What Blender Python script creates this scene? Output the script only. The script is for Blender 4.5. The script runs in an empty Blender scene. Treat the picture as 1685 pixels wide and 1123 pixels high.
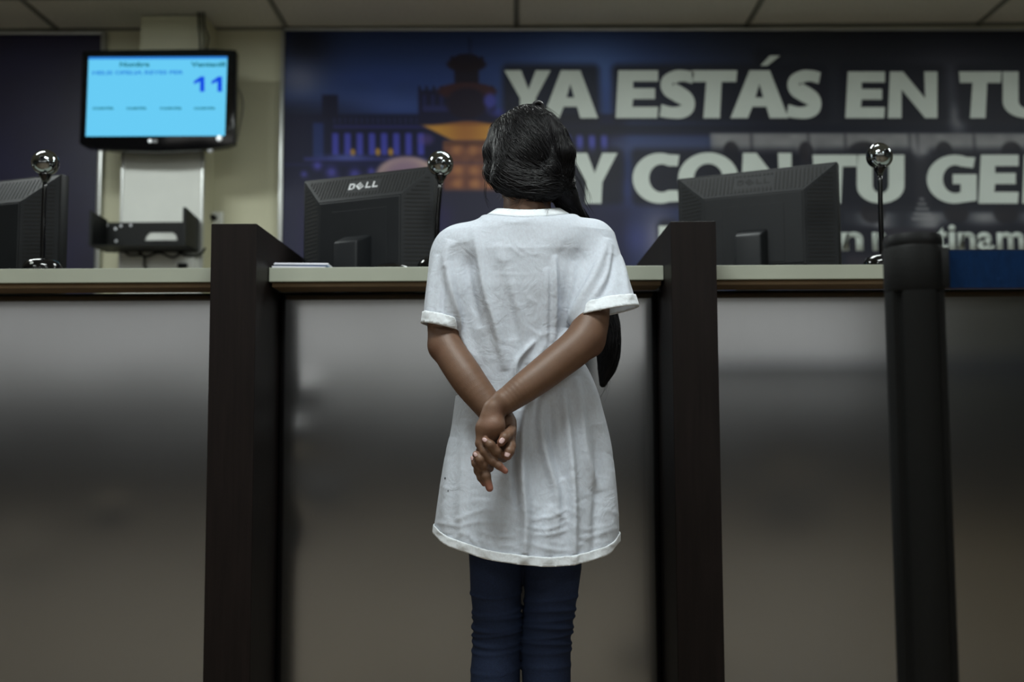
import bpy, bmesh, math, random
import numpy as np
from mathutils import Matrix, Vector, noise

random.seed(7)
rng = np.random.default_rng(7)
C = bpy.context.scene.collection
S = bpy.context.scene
R_ = math.radians

# ------------------------------------------------------------------ camera
F, CX, CY = 1638.0, 842.5, 561.5           # focal length in px of the 1685 px frame
CAMZ = 0.88
cam_m = Matrix.Rotation(R_(0.26), 3, 'Z') @ Matrix.Rotation(R_(90 + 4.31), 3, 'X') @ Matrix.Rotation(R_(-0.25), 3, 'Z')
cam = bpy.data.cameras.new('camera')
cam.sensor_width = 36.0
cam.lens = F / 1685 * 36.0
cam.clip_start = 0.05
cam.dof.use_dof = True
cam.dof.focus_distance = 1.86
cam.dof.aperture_fstop = 2.8
camo = bpy.data.objects.new('camera', cam)
C.objects.link(camo)
camo.matrix_world = Matrix.Translation((0, 0, CAMZ)) @ cam_m.to_4x4()
S.camera = camo
CM = np.array(cam_m)

def P(px, py, Y):
    """world point on the plane y=Y seen at the photo's pixel"""
    d = CM @ np.array([(px - CX) / F, -(py - CY) / F, -1.0])
    t = Y / d[1]
    return np.array([d[0] * t, Y, CAMZ + d[2] * t])

def Q(v):
    """world (n,3) -> photo pixels"""
    q = (v - np.array([0, 0, CAMZ])) @ CM
    return CX - F * q[:, 0] / q[:, 2], CY + F * q[:, 1] / q[:, 2]

# ------------------------------------------------------------------ world, light, exposure
S.view_settings.view_transform = 'Standard'
S.view_settings.look = 'None'
S.view_settings.gamma = 1.0
S.view_settings.use_curve_mapping = False
S.view_settings.exposure = 0.0
w = bpy.data.worlds.new('world')
S.world = w
w.use_nodes = True
w.node_tree.nodes['Background'].inputs[0].default_value = (0.5, 0.55, 0.6, 1)
w.node_tree.nodes['Background'].inputs[1].default_value = 0.05

CEIL = P(842, 46, 5.3)[2]

def area(name, loc, sx, sy, power, col=(1, 0.97, 0.92), rot=(0, 0, 0)):
    l = bpy.data.lights.new(name, 'AREA')
    l.shape = 'RECTANGLE'; l.size = sx; l.size_y = sy; l.energy = power; l.color = col
    o = bpy.data.objects.new(name, l); C.objects.link(o)
    o.location = loc; o.rotation_euler = rot
    return o

TROFFERS = [(-0.2, 0.95, 54), (2.24, -0.9, 28), (-2.64, -0.9, 26),
            (-0.2, -3.3, 13), (2.24, -3.3, 11), (-2.64, -3.3, 10), (4.4, -1.8, 10),
            (-2.3, 3.3, 42), (0.61, 3.4, 35), (3.3, 3.4, 24)]
for tx, ty, pw in TROFFERS:
    area('ceiling_lamp', (tx, ty, CEIL - 0.045), 1.1, 0.55, pw, (0.93, 1.0, 0.98))

# ------------------------------------------------------------------ materials
def lin(c):
    return tuple(((x / 255) / 12.92 if x / 255 <= 0.04045 else ((x / 255 + 0.055) / 1.055) ** 2.4) for x in c)

MATS = {}
def mat(name, col, rough=0.5, metal=0.0, noise_amt=0.0, noise_scale=8.0, bump=0.0, bump_scale=60.0, stretch=(1, 1, 1), spec=0.5,
        emit=None, emit_s=1.0, col2=None, **kw):
    m = bpy.data.materials.new(name); m.use_nodes = True
    nt = m.node_tree; b = nt.nodes['Principled BSDF']
    c = lin(col)
    b.inputs['Base Color'].default_value = (*c, 1)
    b.inputs['Roughness'].default_value = rough
    b.inputs['Metallic'].default_value = metal
    b.inputs['Specular IOR Level'].default_value = spec
    tc = nt.nodes.new('ShaderNodeTexCoord'); mp = nt.nodes.new('ShaderNodeMapping')
    nt.links.new(tc.outputs['Object'], mp.inputs[0]); mp.inputs['Scale'].default_value = stretch
    if noise_amt or col2:
        n = nt.nodes.new('ShaderNodeTexNoise'); n.inputs['Scale'].default_value = noise_scale; n.inputs['Detail'].default_value = 5
        nt.links.new(mp.outputs[0], n.inputs[0])
        rmp = nt.nodes.new('ShaderNodeValToRGB')
        rmp.color_ramp.elements[0].position = 0.3; rmp.color_ramp.elements[1].position = 0.7
        a = noise_amt
        if col2:
            rmp.color_ramp.elements[0].color = (*c, 1); rmp.color_ramp.elements[1].color = (*lin(col2), 1)
        else:
            rmp.color_ramp.elements[0].color = (*[x * (1 - a) for x in c], 1)
            rmp.color_ramp.elements[1].color = (*[min(1, x * (1 + a)) for x in c], 1)
        nt.links.new(n.outputs[0], rmp.inputs[0]); nt.links.new(rmp.outputs[0], b.inputs['Base Color'])
    if bump:
        n2 = nt.nodes.new('ShaderNodeTexNoise'); n2.inputs['Scale'].default_value = bump_scale; n2.inputs['Detail'].default_value = 4
        nt.links.new(mp.outputs[0], n2.inputs[0])
        bp = nt.nodes.new('ShaderNodeBump'); bp.inputs['Strength'].default_value = bump; bp.inputs['Distance'].default_value = 0.002
        nt.links.new(n2.outputs[0], bp.inputs['Height']); nt.links.new(bp.outputs[0], b.inputs['Normal'])
    if emit:
        b.inputs['Emission Color'].default_value = (*lin(emit), 1); b.inputs['Emission Strength'].default_value = emit_s
    for k, v in kw.items():
        b.inputs[k.replace('_', ' ')].default_value = v
    MATS[name] = m
    return m

M_wall = mat('cream_paint', (196, 194, 168), 0.7, noise_amt=0.04, noise_scale=3, bump=0.1, bump_scale=150)
M_lobby = mat('lobby_paint', (104, 106, 104), 0.8, noise_amt=0.05, noise_scale=2)
M_reflect_dark = mat('reflect_band_dark', (26, 40, 54), 0.8, noise_amt=0.05, noise_scale=2)  # for the added dark band that the steel mirrors
M_tile = mat('ceiling_tile', (208, 205, 198), 0.9, noise_amt=0.06, noise_scale=60, bump=0.3, bump_scale=200)
M_grid = mat('ceiling_grid', (125, 125, 118), 0.5)
M_floor = mat('floor_tile', (128, 112, 92), 0.35, noise_amt=0.15, noise_scale=4)
M_grout = mat('grout', (80, 74, 66), 0.9, noise_amt=0.1)
M_wood = mat('dark_wood', (21, 15, 14), 0.48, spec=0.16, noise_amt=0.3, noise_scale=14, bump=0.15, bump_scale=40, stretch=(6, 6, 0.35))
M_edge = mat('raw_board', (112, 92, 66), 0.7, noise_amt=0.15, noise_scale=30, stretch=(0.3, 1, 1))
M_lam = mat('grey_green_laminate', (160, 164, 150), 0.42, noise_amt=0.05, noise_scale=6)
M_frame = mat('aluminium', (190, 192, 190), 0.35, 0.9, noise_amt=0.05)
M_black = mat('black_plastic', (12, 13, 15), 0.5, spec=0.25, noise_amt=0.1, noise_scale=20, bump=0.1, bump_scale=400)
M_black2 = mat('charcoal_plastic', (26, 28, 31), 0.5, spec=0.26, noise_amt=0.06, noise_scale=20, bump=0.15, bump_scale=500)
M_void = mat('slot_black', (6, 6, 7), 0.8, noise_amt=0.1)
M_gloss = mat('piano_black', (9, 9, 11), 0.12, noise_amt=0.05)
M_chrome = mat('chrome', (150, 156, 160), 0.06, 1.0, noise_amt=0.02)
M_silver = mat('silver_badge', (214, 216, 220), 0.35, 0.3, noise_amt=0.03)
M_white = mat('white_plastic', (214, 216, 210), 0.45, noise_amt=0.03)
M_paper = mat('paper', (226, 226, 236), 0.7, noise_amt=0.03)
M_paper_blue = mat('blue_paper', (150, 175, 215), 0.7, noise_amt=0.03)
M_belt = mat('blue_webbing', (6, 38, 76), 0.9, spec=0.15, noise_amt=0.15, noise_scale=200, bump=0.5, bump_scale=700, stretch=(1, 1, 0.2))
M_post = mat('post_black', (7, 8, 8), 0.6, spec=0.2, noise_amt=0.15, noise_scale=60, bump=0.2, bump_scale=300)
M_rack = mat('rack_black', (15, 17, 17), 0.55, spec=0.25, noise_amt=0.15, noise_scale=30, bump=0.2, bump_scale=200)
M_letter = mat('letter_print', (205, 214, 208), 0.5, noise_amt=0.03)
M_lamp = mat('lamp_diffuser', (240, 245, 240), 0.5, noise_amt=0.02, emit=(236, 246, 240), emit_s=2.2)
M_glow_panel = mat('added_panel_glow', (200, 205, 205), 0.5, noise_amt=0.02, emit=(214, 212, 208), emit_s=1.6)  # emission of the added panels that brighten the steel
M_navy = mat('navy_panel', (26, 24, 58), 0.45, noise_amt=0.25, noise_scale=2, col2=(20, 14, 40))
M_screen = mat('screen_cyan', (4, 8, 10), 0.6, spec=0.05, emit=(104, 205, 246), emit_s=0.98)
M_sblue = mat('screen_blue', (4, 6, 12), 0.6, spec=0.05, emit=(18, 82, 236), emit_s=0.9)
M_sblue2 = mat('screen_mid_blue', (4, 6, 12), 0.6, spec=0.05, emit=(50, 140, 232), emit_s=0.9)
M_steal = mat('screen_teal', (4, 8, 10), 0.6, spec=0.05, emit=(44, 130, 150), emit_s=0.9)
M_nail = mat('nail', (190, 160, 158), 0.25, noise_amt=0.04)
M_eye = mat('eye_white', (215, 210, 205), 0.15, noise_amt=0.02)
M_iris = mat('iris', (30, 18, 12), 0.1, noise_amt=0.1)
M_lip = mat('lip', (120, 70, 64), 0.4, noise_amt=0.1)
M_sole = mat('sole', (210, 208, 200), 0.6, noise_amt=0.05)
M_shoe = mat('shoe_canvas', (30, 32, 38), 0.8, noise_amt=0.1, bump=0.3, bump_scale=600)

# brushed steel: vertical grain, faint dents
def steel():
    m = bpy.data.materials.new('brushed_steel'); m.use_nodes = True
    nt = m.node_tree; b = nt.nodes['Principled BSDF']
    b.inputs['Metallic'].default_value = 1.0
    b.inputs['Base Color'].default_value = (*lin((150, 153, 156)), 1)
    b.inputs['Roughness'].default_value = 0.18
    tc = nt.nodes.new('ShaderNodeTexCoord'); mp = nt.nodes.new('ShaderNodeMapping')
    mp.inputs['Scale'].default_value = (900, 900, 6)
    nt.links.new(tc.outputs['Object'], mp.inputs[0])
    n = nt.nodes.new('ShaderNodeTexNoise'); n.inputs['Scale'].default_value = 1.0; n.inputs['Detail'].default_value = 3
    nt.links.new(mp.outputs[0], n.inputs[0])
    n2 = nt.nodes.new('ShaderNodeTexNoise'); n2.inputs['Scale'].default_value = 2.2; n2.inputs['Detail'].default_value = 1
    nt.links.new(tc.outputs['Object'], n2.inputs[0])
    b1 = nt.nodes.new('ShaderNodeBump'); b1.inputs['Strength'].default_value = 0.05; b1.inputs['Distance'].default_value = 0.0002
    b2 = nt.nodes.new('ShaderNodeBump'); b2.inputs['Strength'].default_value = 0.25; b2.inputs['Distance'].default_value = 0.01
    nt.links.new(n2.outputs[0], b2.inputs['Height'])
    nt.links.new(n.outputs[0], b1.inputs['Height']); nt.links.new(b2.outputs[0], b1.inputs['Normal'])
    nt.links.new(b1.outputs[0], b.inputs['Normal'])
    mr = nt.nodes.new('ShaderNodeMapRange'); mr.inputs[3].default_value = 0.17; mr.inputs[4].default_value = 0.20
    nt.links.new(n.outputs[0], mr.inputs[0]); nt.links.new(mr.outputs[0], b.inputs['Roughness'])
    return m
M_steel = steel()

# ------------------------------------------------------------------ mesh helpers
def link(name, me, m, parent=None, smooth=False):
    o = bpy.data.objects.new(name, me); C.objects.link(o)
    if m is not None:
        for mm in (m if isinstance(m, (list, tuple)) else [m]): me.materials.append(mm)
    if parent is not None: o.parent = parent
    if smooth: me.shade_smooth()
    return o

def tag(o, label=None, cat=None, group=None, kind=None):
    if label: o['label'] = label
    if cat: o['category'] = cat
    if group: o['group'] = group
    if kind: o['kind'] = kind
    return o

def thing(name, label, cat, loc=(0, 0, 0), rz=0.0, group=None):
    o = bpy.data.objects.new(name, None); C.objects.link(o)
    o.empty_display_size = 0.1
    o.location = loc; o.rotation_euler = (0, 0, rz)
    return tag(o, label, cat, group)

class MB:
    def __init__(s): s.bm = bmesh.new()
    def box(s, x0, x1, y0, y1, z0, z1, bev=0.0, seg=2):
        t = bmesh.new(); bmesh.ops.create_cube(t, size=1)
        for v in t.verts:
            v.co = Vector(((x0 + x1) / 2 + v.co.x * (x1 - x0), (y0 + y1) / 2 + v.co.y * (y1 - y0), (z0 + z1) / 2 + v.co.z * (z1 - z0)))
        if bev: bmesh.ops.bevel(t, geom=t.edges[:], offset=bev, segments=seg, affect='EDGES', profile=0.5)
        s._add(t); return s
    def _add(s, t):
        me = bpy.data.meshes.new('t'); t.to_mesh(me); t.free(); s.bm.from_mesh(me); bpy.data.meshes.remove(me)
    def poly(s, pts, y0, y1, bev=0.0):
        """polygon in xz extruded from y0 to y1"""
        t = bmesh.new()
        f = t.faces.new([t.verts.new((x, y0, z)) for x, z in pts])
        r = bmesh.ops.extrude_face_region(t, geom=[f])
        for v in r['geom']:
            if isinstance(v, bmesh.types.BMVert): v.co.y = y1
        bmesh.ops.recalc_face_normals(t, faces=t.faces[:])
        if bev: bmesh.ops.bevel(t, geom=t.edges[:], offset=bev, segments=2, affect='EDGES', profile=0.5)
        s._add(t); return s
    def prism(s, base, top):
        """two matching loops of 3D points joined"""
        t = bmesh.new()
        a = [t.verts.new(p) for p in base]; b = [t.verts.new(p) for p in top]
        n = len(a)
        t.faces.new(a[::-1]); t.faces.new(b)
        for i in range(n): t.faces.new((a[i], a[(i + 1) % n], b[(i + 1) % n], b[i]))
        bmesh.ops.recalc_face_normals(t, faces=t.faces[:])
        s._add(t); return s
    def lathe(s, prof, seg=32, origin=(0, 0, 0), axis='Z', close=True):
        t = bmesh.new(); rings = []
        for r, h in prof:
            ring = []
            for i in range(seg):
                a = 2 * math.pi * i / seg
                p = (r * math.cos(a), r * math.sin(a), h) if axis == 'Z' else (r * math.cos(a), h, r * math.sin(a))
                ring.append(t.verts.new([p[k] + origin[k] for k in range(3)]))
            rings.append(ring)
        for a, b in zip(rings, rings[1:]):
            for i in range(seg): t.faces.new((a[i], a[(i + 1) % seg], b[(i + 1) % seg], b[i]))
        if close:
            t.faces.new(rings[0]); t.faces.new(rings[-1])
        bmesh.ops.recalc_face_normals(t, faces=t.faces[:])
        s._add(t); return s
    def tube(s, pts, r, seg=8):
        pts = [Vector(p) for p in pts]; t = bmesh.new(); rings = []
        rr = r if isinstance(r, (list, tuple)) else [r] * len(pts)
        up = Vector((0.13, 0.31, 0.94)).normalized()
        for i, p in enumerate(pts):
            d = (pts[min(i + 1, len(pts) - 1)] - pts[max(i - 1, 0)]).normalized()
            a = d.cross(up)
            if a.length < 1e-3: a = d.cross(Vector((1, 0, 0)))
            a.normalize(); b = d.cross(a)
            rings.append([t.verts.new(p + (a * math.cos(2 * math.pi * k / seg) + b * math.sin(2 * math.pi * k / seg)) * rr[i]) for k in range(seg)])
        for a, b in zip(rings, rings[1:]):
            for i in range(seg): t.faces.new((a[i], a[(i + 1) % seg], b[(i + 1) % seg], b[i]))
        t.faces.new(rings[0]); t.faces.new(rings[-1])
        bmesh.ops.recalc_face_normals(t, faces=t.faces[:])
        s._add(t); return s
    def xf(s, m):
        bmesh.ops.transform(s.bm, matrix=m, verts=s.bm.verts[:]); return s
    def build(s, name, m, parent=None, smooth=False, angle=None):
        me = bpy.data.meshes.new(name); s.bm.to_mesh(me); s.bm.free()
        o = link(name, me, m, parent)
        if smooth:
            me.shade_smooth()
            if angle: 
                try: me.set_sharp_from_angle(angle=R_(angle))
                except Exception: pass
        return o

def struct(name, mb, m, label=None, parent=None):
    o = mb.build(name, m, parent)
    if parent is None: o['kind'] = 'structure'
    if label: o['label'] = label
    return o

def curve_pts(pts, n=8):
    """Catmull-Rom"""
    p = [np.array(q, float) for q in pts]; p = [2 * p[0] - p[1]] + p + [2 * p[-1] - p[-2]]
    out = []
    for i in range(1, len(p) - 2):
        for k in range(n):
            t = k / n
            out.append(0.5 * ((2 * p[i]) + (-p[i - 1] + p[i + 1]) * t + (2 * p[i - 1] - 5 * p[i] + 4 * p[i + 1] - p[i + 2]) * t * t + (-p[i - 1] + 3 * p[i] - 3 * p[i + 1] + p[i + 2]) * t ** 3))
    out.append(p[-2]); return out

def text_mesh(body, w_, h_, offset=0.0, depth=0.0005):
    """lettering as a mesh in the xz plane (facing -y), lower left corner at 0, fitted to w_ by h_"""
    cu = bpy.data.curves.new('txt', 'FONT'); cu.body = body; cu.offset = offset; cu.extrude = 0.0; cu.resolution_u = 4
    o = bpy.data.objects.new('txt', cu); C.objects.link(o)
    dg = bpy.context.evaluated_depsgraph_get(); dg.update()
    me = bpy.data.meshes.new_from_object(o.evaluated_get(dg))
    bpy.data.objects.remove(o); bpy.data.curves.remove(cu)
    bm = bmesh.new(); bm.from_mesh(me); bpy.data.meshes.remove(me)
    xs = [v.co.x for v in bm.verts]; ys = [v.co.y for v in bm.verts]
    x0, x1, y0, y1 = min(xs), max(xs), min(ys), max(ys)
    for v in bm.verts:
        v.co = Vector(((v.co.x - x0) / (x1 - x0) * w_, 0, (v.co.y - y0) / (y1 - y0) * h_))
    r = bmesh.ops.extrude_face_region(bm, geom=bm.faces[:])
    for v in r['geom']:
        if isinstance(v, bmesh.types.BMVert): v.co.y = -depth
    bmesh.ops.recalc_face_normals(bm, faces=bm.faces[:])
    mb = MB(); mb.bm.free(); mb.bm = bm
    return mb

# ------------------------------------------------------------------ room shell
XL, XR, YB, YW = -8.0, 6.2, -7.0, 5.3
b = MB().box(XL, XR, YW, YW + 0.12, 0, CEIL + 0.1); struct('wall_back', b, M_wall)
b = MB().box(XL - 0.12, XL, YB, YW + 0.12, 0, CEIL + 0.1); struct('wall_left', b, M_lobby)
b = MB().box(XR, XR + 0.12, YB, YW + 0.12, 0, CEIL + 0.1); struct('wall_right', b, M_lobby)
b = MB().box(XL, XR, YB - 0.12, YB, 0, CEIL + 0.1); wf = struct('wall_front', b, M_wall)
MB().box(XL, XR, YB, YB + 0.03, 0.0, 1.28).build('dark_reflect_band', M_reflect_dark, wf)  # unseen dark band, added to darken the middle of the steel's reflection
for k_, x_ in enumerate((-6.6, -4.6, -2.6, -0.6, 1.4, 3.4)):  # unseen glowing panels, added to brighten the upper part of the steel's reflection
    wi = tag(MB().box(x_ - 0.95, x_ + 0.95, YB + 0.002, YB + 0.03, 1.4, 2.4).build('glow_panel_%d' % (k_ + 1), M_glow_panel), 'added glowing panel for the steel to reflect, high on the wall behind the camera', kind='structure')
    for q_ in (-0.97, -0.32, 0.32, 0.95): MB().box(x_ + q_, x_ + q_ + 0.03, YB + 0.03, YB + 0.06, 1.37, 2.43).build('glow_panel_frame', M_frame, wi)
fl = struct('floor', MB().box(XL, XR, YB, YW, -0.1, -0.004), M_grout)
tile_me = None
ft = []
for i in range(int((XR - XL) / 0.6)):
    for j in range(int((YW - YB) / 0.6) + 1):
        ft.append((XL + 0.3 + i * 0.6, YB + 0.3 + j * 0.6))
mbt = MB()
for x, y in ft:
    if y < YW - 0.3: mbt.box(x - 0.298, x + 0.298, y - 0.298, y + 0.298, -0.02, 0.0)
o = mbt.build('floor_tile', M_floor, fl); o['kind'] = 'stuff'
# ceiling: slab, T bars and tiles; bars run away from the camera at the photo's spacing
cl = struct('ceiling', MB().box(XL, XR, YB, YW, CEIL + 0.03, CEIL + 0.1), M_tile)
BX = [P(px, 45, YW)[0] for px in (98, 475, 850, 1235, 1610)]
STEP = (BX[-1] - BX[0]) / 4; X0 = BX[2]
cols = [X0 + STEP * k for k in range(-7, 7)]
g = MB()
for x in cols: 
    if XL < x < XR: g.box(x - 0.012, x + 0.012, YB, YW, CEIL - 0.004, CEIL + 0.03)
ystep = 0.61; ys = [YW - 0.42 - ystep * k for k in range(20)]
for y in ys: g.box(XL, XR, y - 0.012, y + 0.012, CEIL - 0.003, CEIL + 0.03)
g.box(XL, XR, YW - 0.025, YW, CEIL - 0.004, CEIL + 0.03)
g.build('ceiling_grid', M_grid, cl)
tm = bpy.data.meshes.new('ceiling_tile')
tb = bmesh.new(); bmesh.ops.create_cube(tb, size=1)
for v in tb.verts: v.co = Vector((v.co.x * (STEP - 0.03), v.co.y * (ystep - 0.03), v.co.z * 0.012))
tb.to_mesh(tm); tb.free(); tm.materials.append(M_tile)
yc = [YW - 0.21] + [(ys[k] + ys[k + 1]) / 2 for k in range(19)]
for i, x in enumerate(cols[:-1]):
    xc = x + STEP / 2
    for j, y in enumerate(yc):
        if j == 0: 
            o = MB().box(xc - STEP / 2 + 0.015, xc + STEP / 2 - 0.015, YW - 0.40, YW - 0.028, CEIL + 0.004, CEIL + 0.016).build('ceiling_tile', M_tile, cl)
            continue
        if not (XL < xc - STEP / 2 + 0.05 and xc + STEP / 2 - 0.05 < XR): continue
        o = bpy.data.objects.new('ceiling_tile', tm); C.objects.link(o); o.parent = cl
        o.location = (xc, y, CEIL + 0.01 + random.uniform(-0.001, 0.001))
for k, (tx, ty, pw) in enumerate(TROFFERS):
    where = ['above the girl', 'above the lobby right of the girl', 'above the lobby left of the girl', 'behind the camera, middle', 'behind the camera, right',
             'behind the camera, left', 'by the right wall', 'behind the counter on the left', 'behind the counter in the middle', 'behind the counter on the right'][k]
    t = thing('ceiling_light', 'rectangular fluorescent ceiling light ' + where, 'light', (tx, ty, CEIL - 0.004), group='recessed ceiling lights')
    MB().box(-0.60, 0.60, -0.29, 0.29, -0.02, 0.0).build('light_frame', M_white, t)
    MB().box(-0.56, 0.56, -0.26, 0.26, -0.028, -0.02).build('diffuser', M_lamp, t)
tag(MB().box(XL, XR, 5.28, 5.3, 0, 0.1).build('baseboard_back', M_grid), kind='structure')

# ------------------------------------------------------------------ counter
Yp, Ye, Yf = 2.45, 2.34, 2.227          # steel face, worktop edge, divider face
ztop = P(842, 438.5, Ye)[2]; zbot = P(842, 462, Ye)[2]
def xat(px, py, Y): return P(px, py, Y)[0]
XDl0, XDl1 = xat(341.5, 700, Yf), xat(417.5, 700, Yf)      # left divider
XDr0, XDr1 = xat(1109, 700, Yf), xat(1184.5, 700, Yf)      # right divider
zdiv = P(842, 366, Yf)[2]
for nm, x0, x1, lab in (('l', XDl0, XDl1, 'tall dark wood divider fin left of the girl'), ('r', XDr0, XDr1, 'tall dark wood divider fin right of the girl')):
    t = thing('counter_divider', lab, 'divider', ((x0 + x1) / 2, Yf, 0), group='dark wood dividers of the teller counter')
    hw = (x1 - x0) / 2
    MB().box(-hw, hw, 0, 0.004, 0.0, zdiv, bev=0.0012).build('front_board', M_wood, t)
    MB().box(-hw, -hw + 0.018, 0.004, 0.78, 0, zdiv - 0.0005).build('side_board', M_wood, t)
    MB().box(hw - 0.018, hw, 0.004, 0.78, 0, zdiv - 0.0005).build('side_board', M_wood, t)
    MB().box(-hw + 0.018, hw - 0.018, 0.004, 0.78, zdiv - 0.02, zdiv - 0.0005).build('top_board', M_wood, t)
    MB().box(-hw + 0.018, hw - 0.018, 0.76, 0.78, 0, zdiv - 0.02).build('rear_board', M_wood, t)

# steel panels with soft dents
def steel_panel(x0, x1, z0, z1, dents):
    nx, nz = 60, 60
    X = np.linspace(x0, x1, nx); Z = np.linspace(z0, z1, nz)
    xx, zz = np.meshgrid(X, Z, indexing='ij')
    yy = np.full_like(xx, Yp)
    for dx, dz, dr, da in dents: yy += da * np.exp(-((xx - dx) ** 2 + ((zz - dz)) ** 2) / (2 * dr * dr))
    edge = np.minimum.reduce([xx - x0, x1 - xx, zz - z0, z1 - zz]); yy += 0.0015 * np.exp(-edge / 0.01)
    v = np.stack([xx, yy, zz], -1).reshape(-1, 3)
    idx = np.arange(nx * nz).reshape(nx, nz)
    f = np.stack([idx[:-1, :-1], idx[1:, :-1], idx[1:, 1:], idx[:-1, 1:]], -1).reshape(-1, 4)
    me = bpy.data.meshes.new('steel_sheet'); me.from_pydata(v.tolist(), [], f.tolist())
    return me
def counter_unit(x0, x1, lab, splits, dents, edge_l=True):
    t = thing('teller_counter', lab, 'counter', ((x0 + x1) / 2, Yp, 0), group='sections of the bank teller counter')
    cx = (x0 + x1) / 2
    def bx(a, b_, c, d, e, f, bev=0): return MB().box(a - cx, b_ - cx, c - Yp, d - Yp, e, f, bev=bev)
    bx(x0, x1, Yp + 0.006, Yp + 0.03, 0.0, zbot - 0.013).build('carcass', M_wood, t)
    xs = [x0] + splits + [x1]
    for a, b_ in zip(xs, xs[1:]):
        me = steel_panel(a + 0.002, b_ - 0.002, 0.06, zbot - 0.013, dents)
        o = link('steel_sheet', me, M_steel, t, smooth=True); o.location = (-cx, -Yp, 0)
        sm = o.modifiers.new('s', 'SOLIDIFY'); sm.thickness = 0.002; sm.offset = 1
    bx(x0, x1, Yp + 0.02, Yp + 0.03, 0.0, 0.06).build('kick_board', M_black, t)
    return t
counter_unit(XL + 0.02, XDl0, 'brushed steel teller counter section left of the left divider', [-4.4, -2.3], [(-0.86 - 0.13, 0.66, 0.025, 0.0010), (-1.2, 0.55, 0.05, 0.001)])
counter_unit(XDl1, XDr0, 'brushed steel teller counter section behind the girl', [], [(xat(480, 700, Yp), 0.84, 0.03, -0.002), (xat(470, 850, Yp), 0.62, 0.035, 0.002), (xat(525, 740, Yp), 0.75, 0.05, 0.0015), (xat(500, 650, Yp), 0.95, 0.03, -0.0015)])
counter_unit(XDr1, XR - 0.02, 'brushed steel teller counter section behind the black belt post', [2.0, 3.4], [(xat(1300, 800, Yp), 0.7, 0.06, 0.0015)])

def worktop(x0, x1, lab, notch_l=0.0, notch_r=0.0):
    t = thing('worktop', lab, 'worktop', ((x0 + x1) / 2, Ye, zbot), group='worktops of the teller counter')
    hw = (x1 - x0) / 2
    MB().box(-hw + notch_l, hw - notch_r, 0, 0.16, 0.0, ztop - zbot, bev=0.0015).build('laminate_top', M_lam, t)
    MB().box(-hw + notch_l + 0.004, hw - notch_r - 0.004, 0.012, 0.108, -0.0115, -0.0005, bev=0.002).build('wood_underside', M_edge, t)
    return t
worktop(XL + 0.02, XDl0 - 0.001, 'grey-green worktop of the left counter section')
worktop(XDl1 + 0.001, XDr0 - 0.001, 'grey-green worktop in front of the girl')
worktop(XDr1 + 0.001, XR - 0.02, 'grey-green worktop of the right counter section')

# lower desk behind
DZ = 1.08
for x0, x1, lab in ((XL + 0.02, XDl0 - 0.001, 'staff desk behind the left counter section'), (XDl1 + 0.001, XDr0 - 0.001, 'staff desk behind the middle counter section'), (XDr1 + 0.001, XR - 0.02, 'staff desk behind the right counter section')):
    t = thing('staff_desk', lab, 'desk', ((x0 + x1) / 2, 2.52, 0), group='staff desks hidden behind the counter')
    hw = (x1 - x0) / 2
    MB().box(-hw, hw, 0, 0.62, DZ - 0.03, DZ, bev=0.002).build('desk_top', M_lam, t)
    for sx in (-hw, hw - 0.03): MB().box(sx, sx + 0.03, 0.02, 0.58, 0, DZ - 0.03).build('side_panel', M_wood, t)

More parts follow.
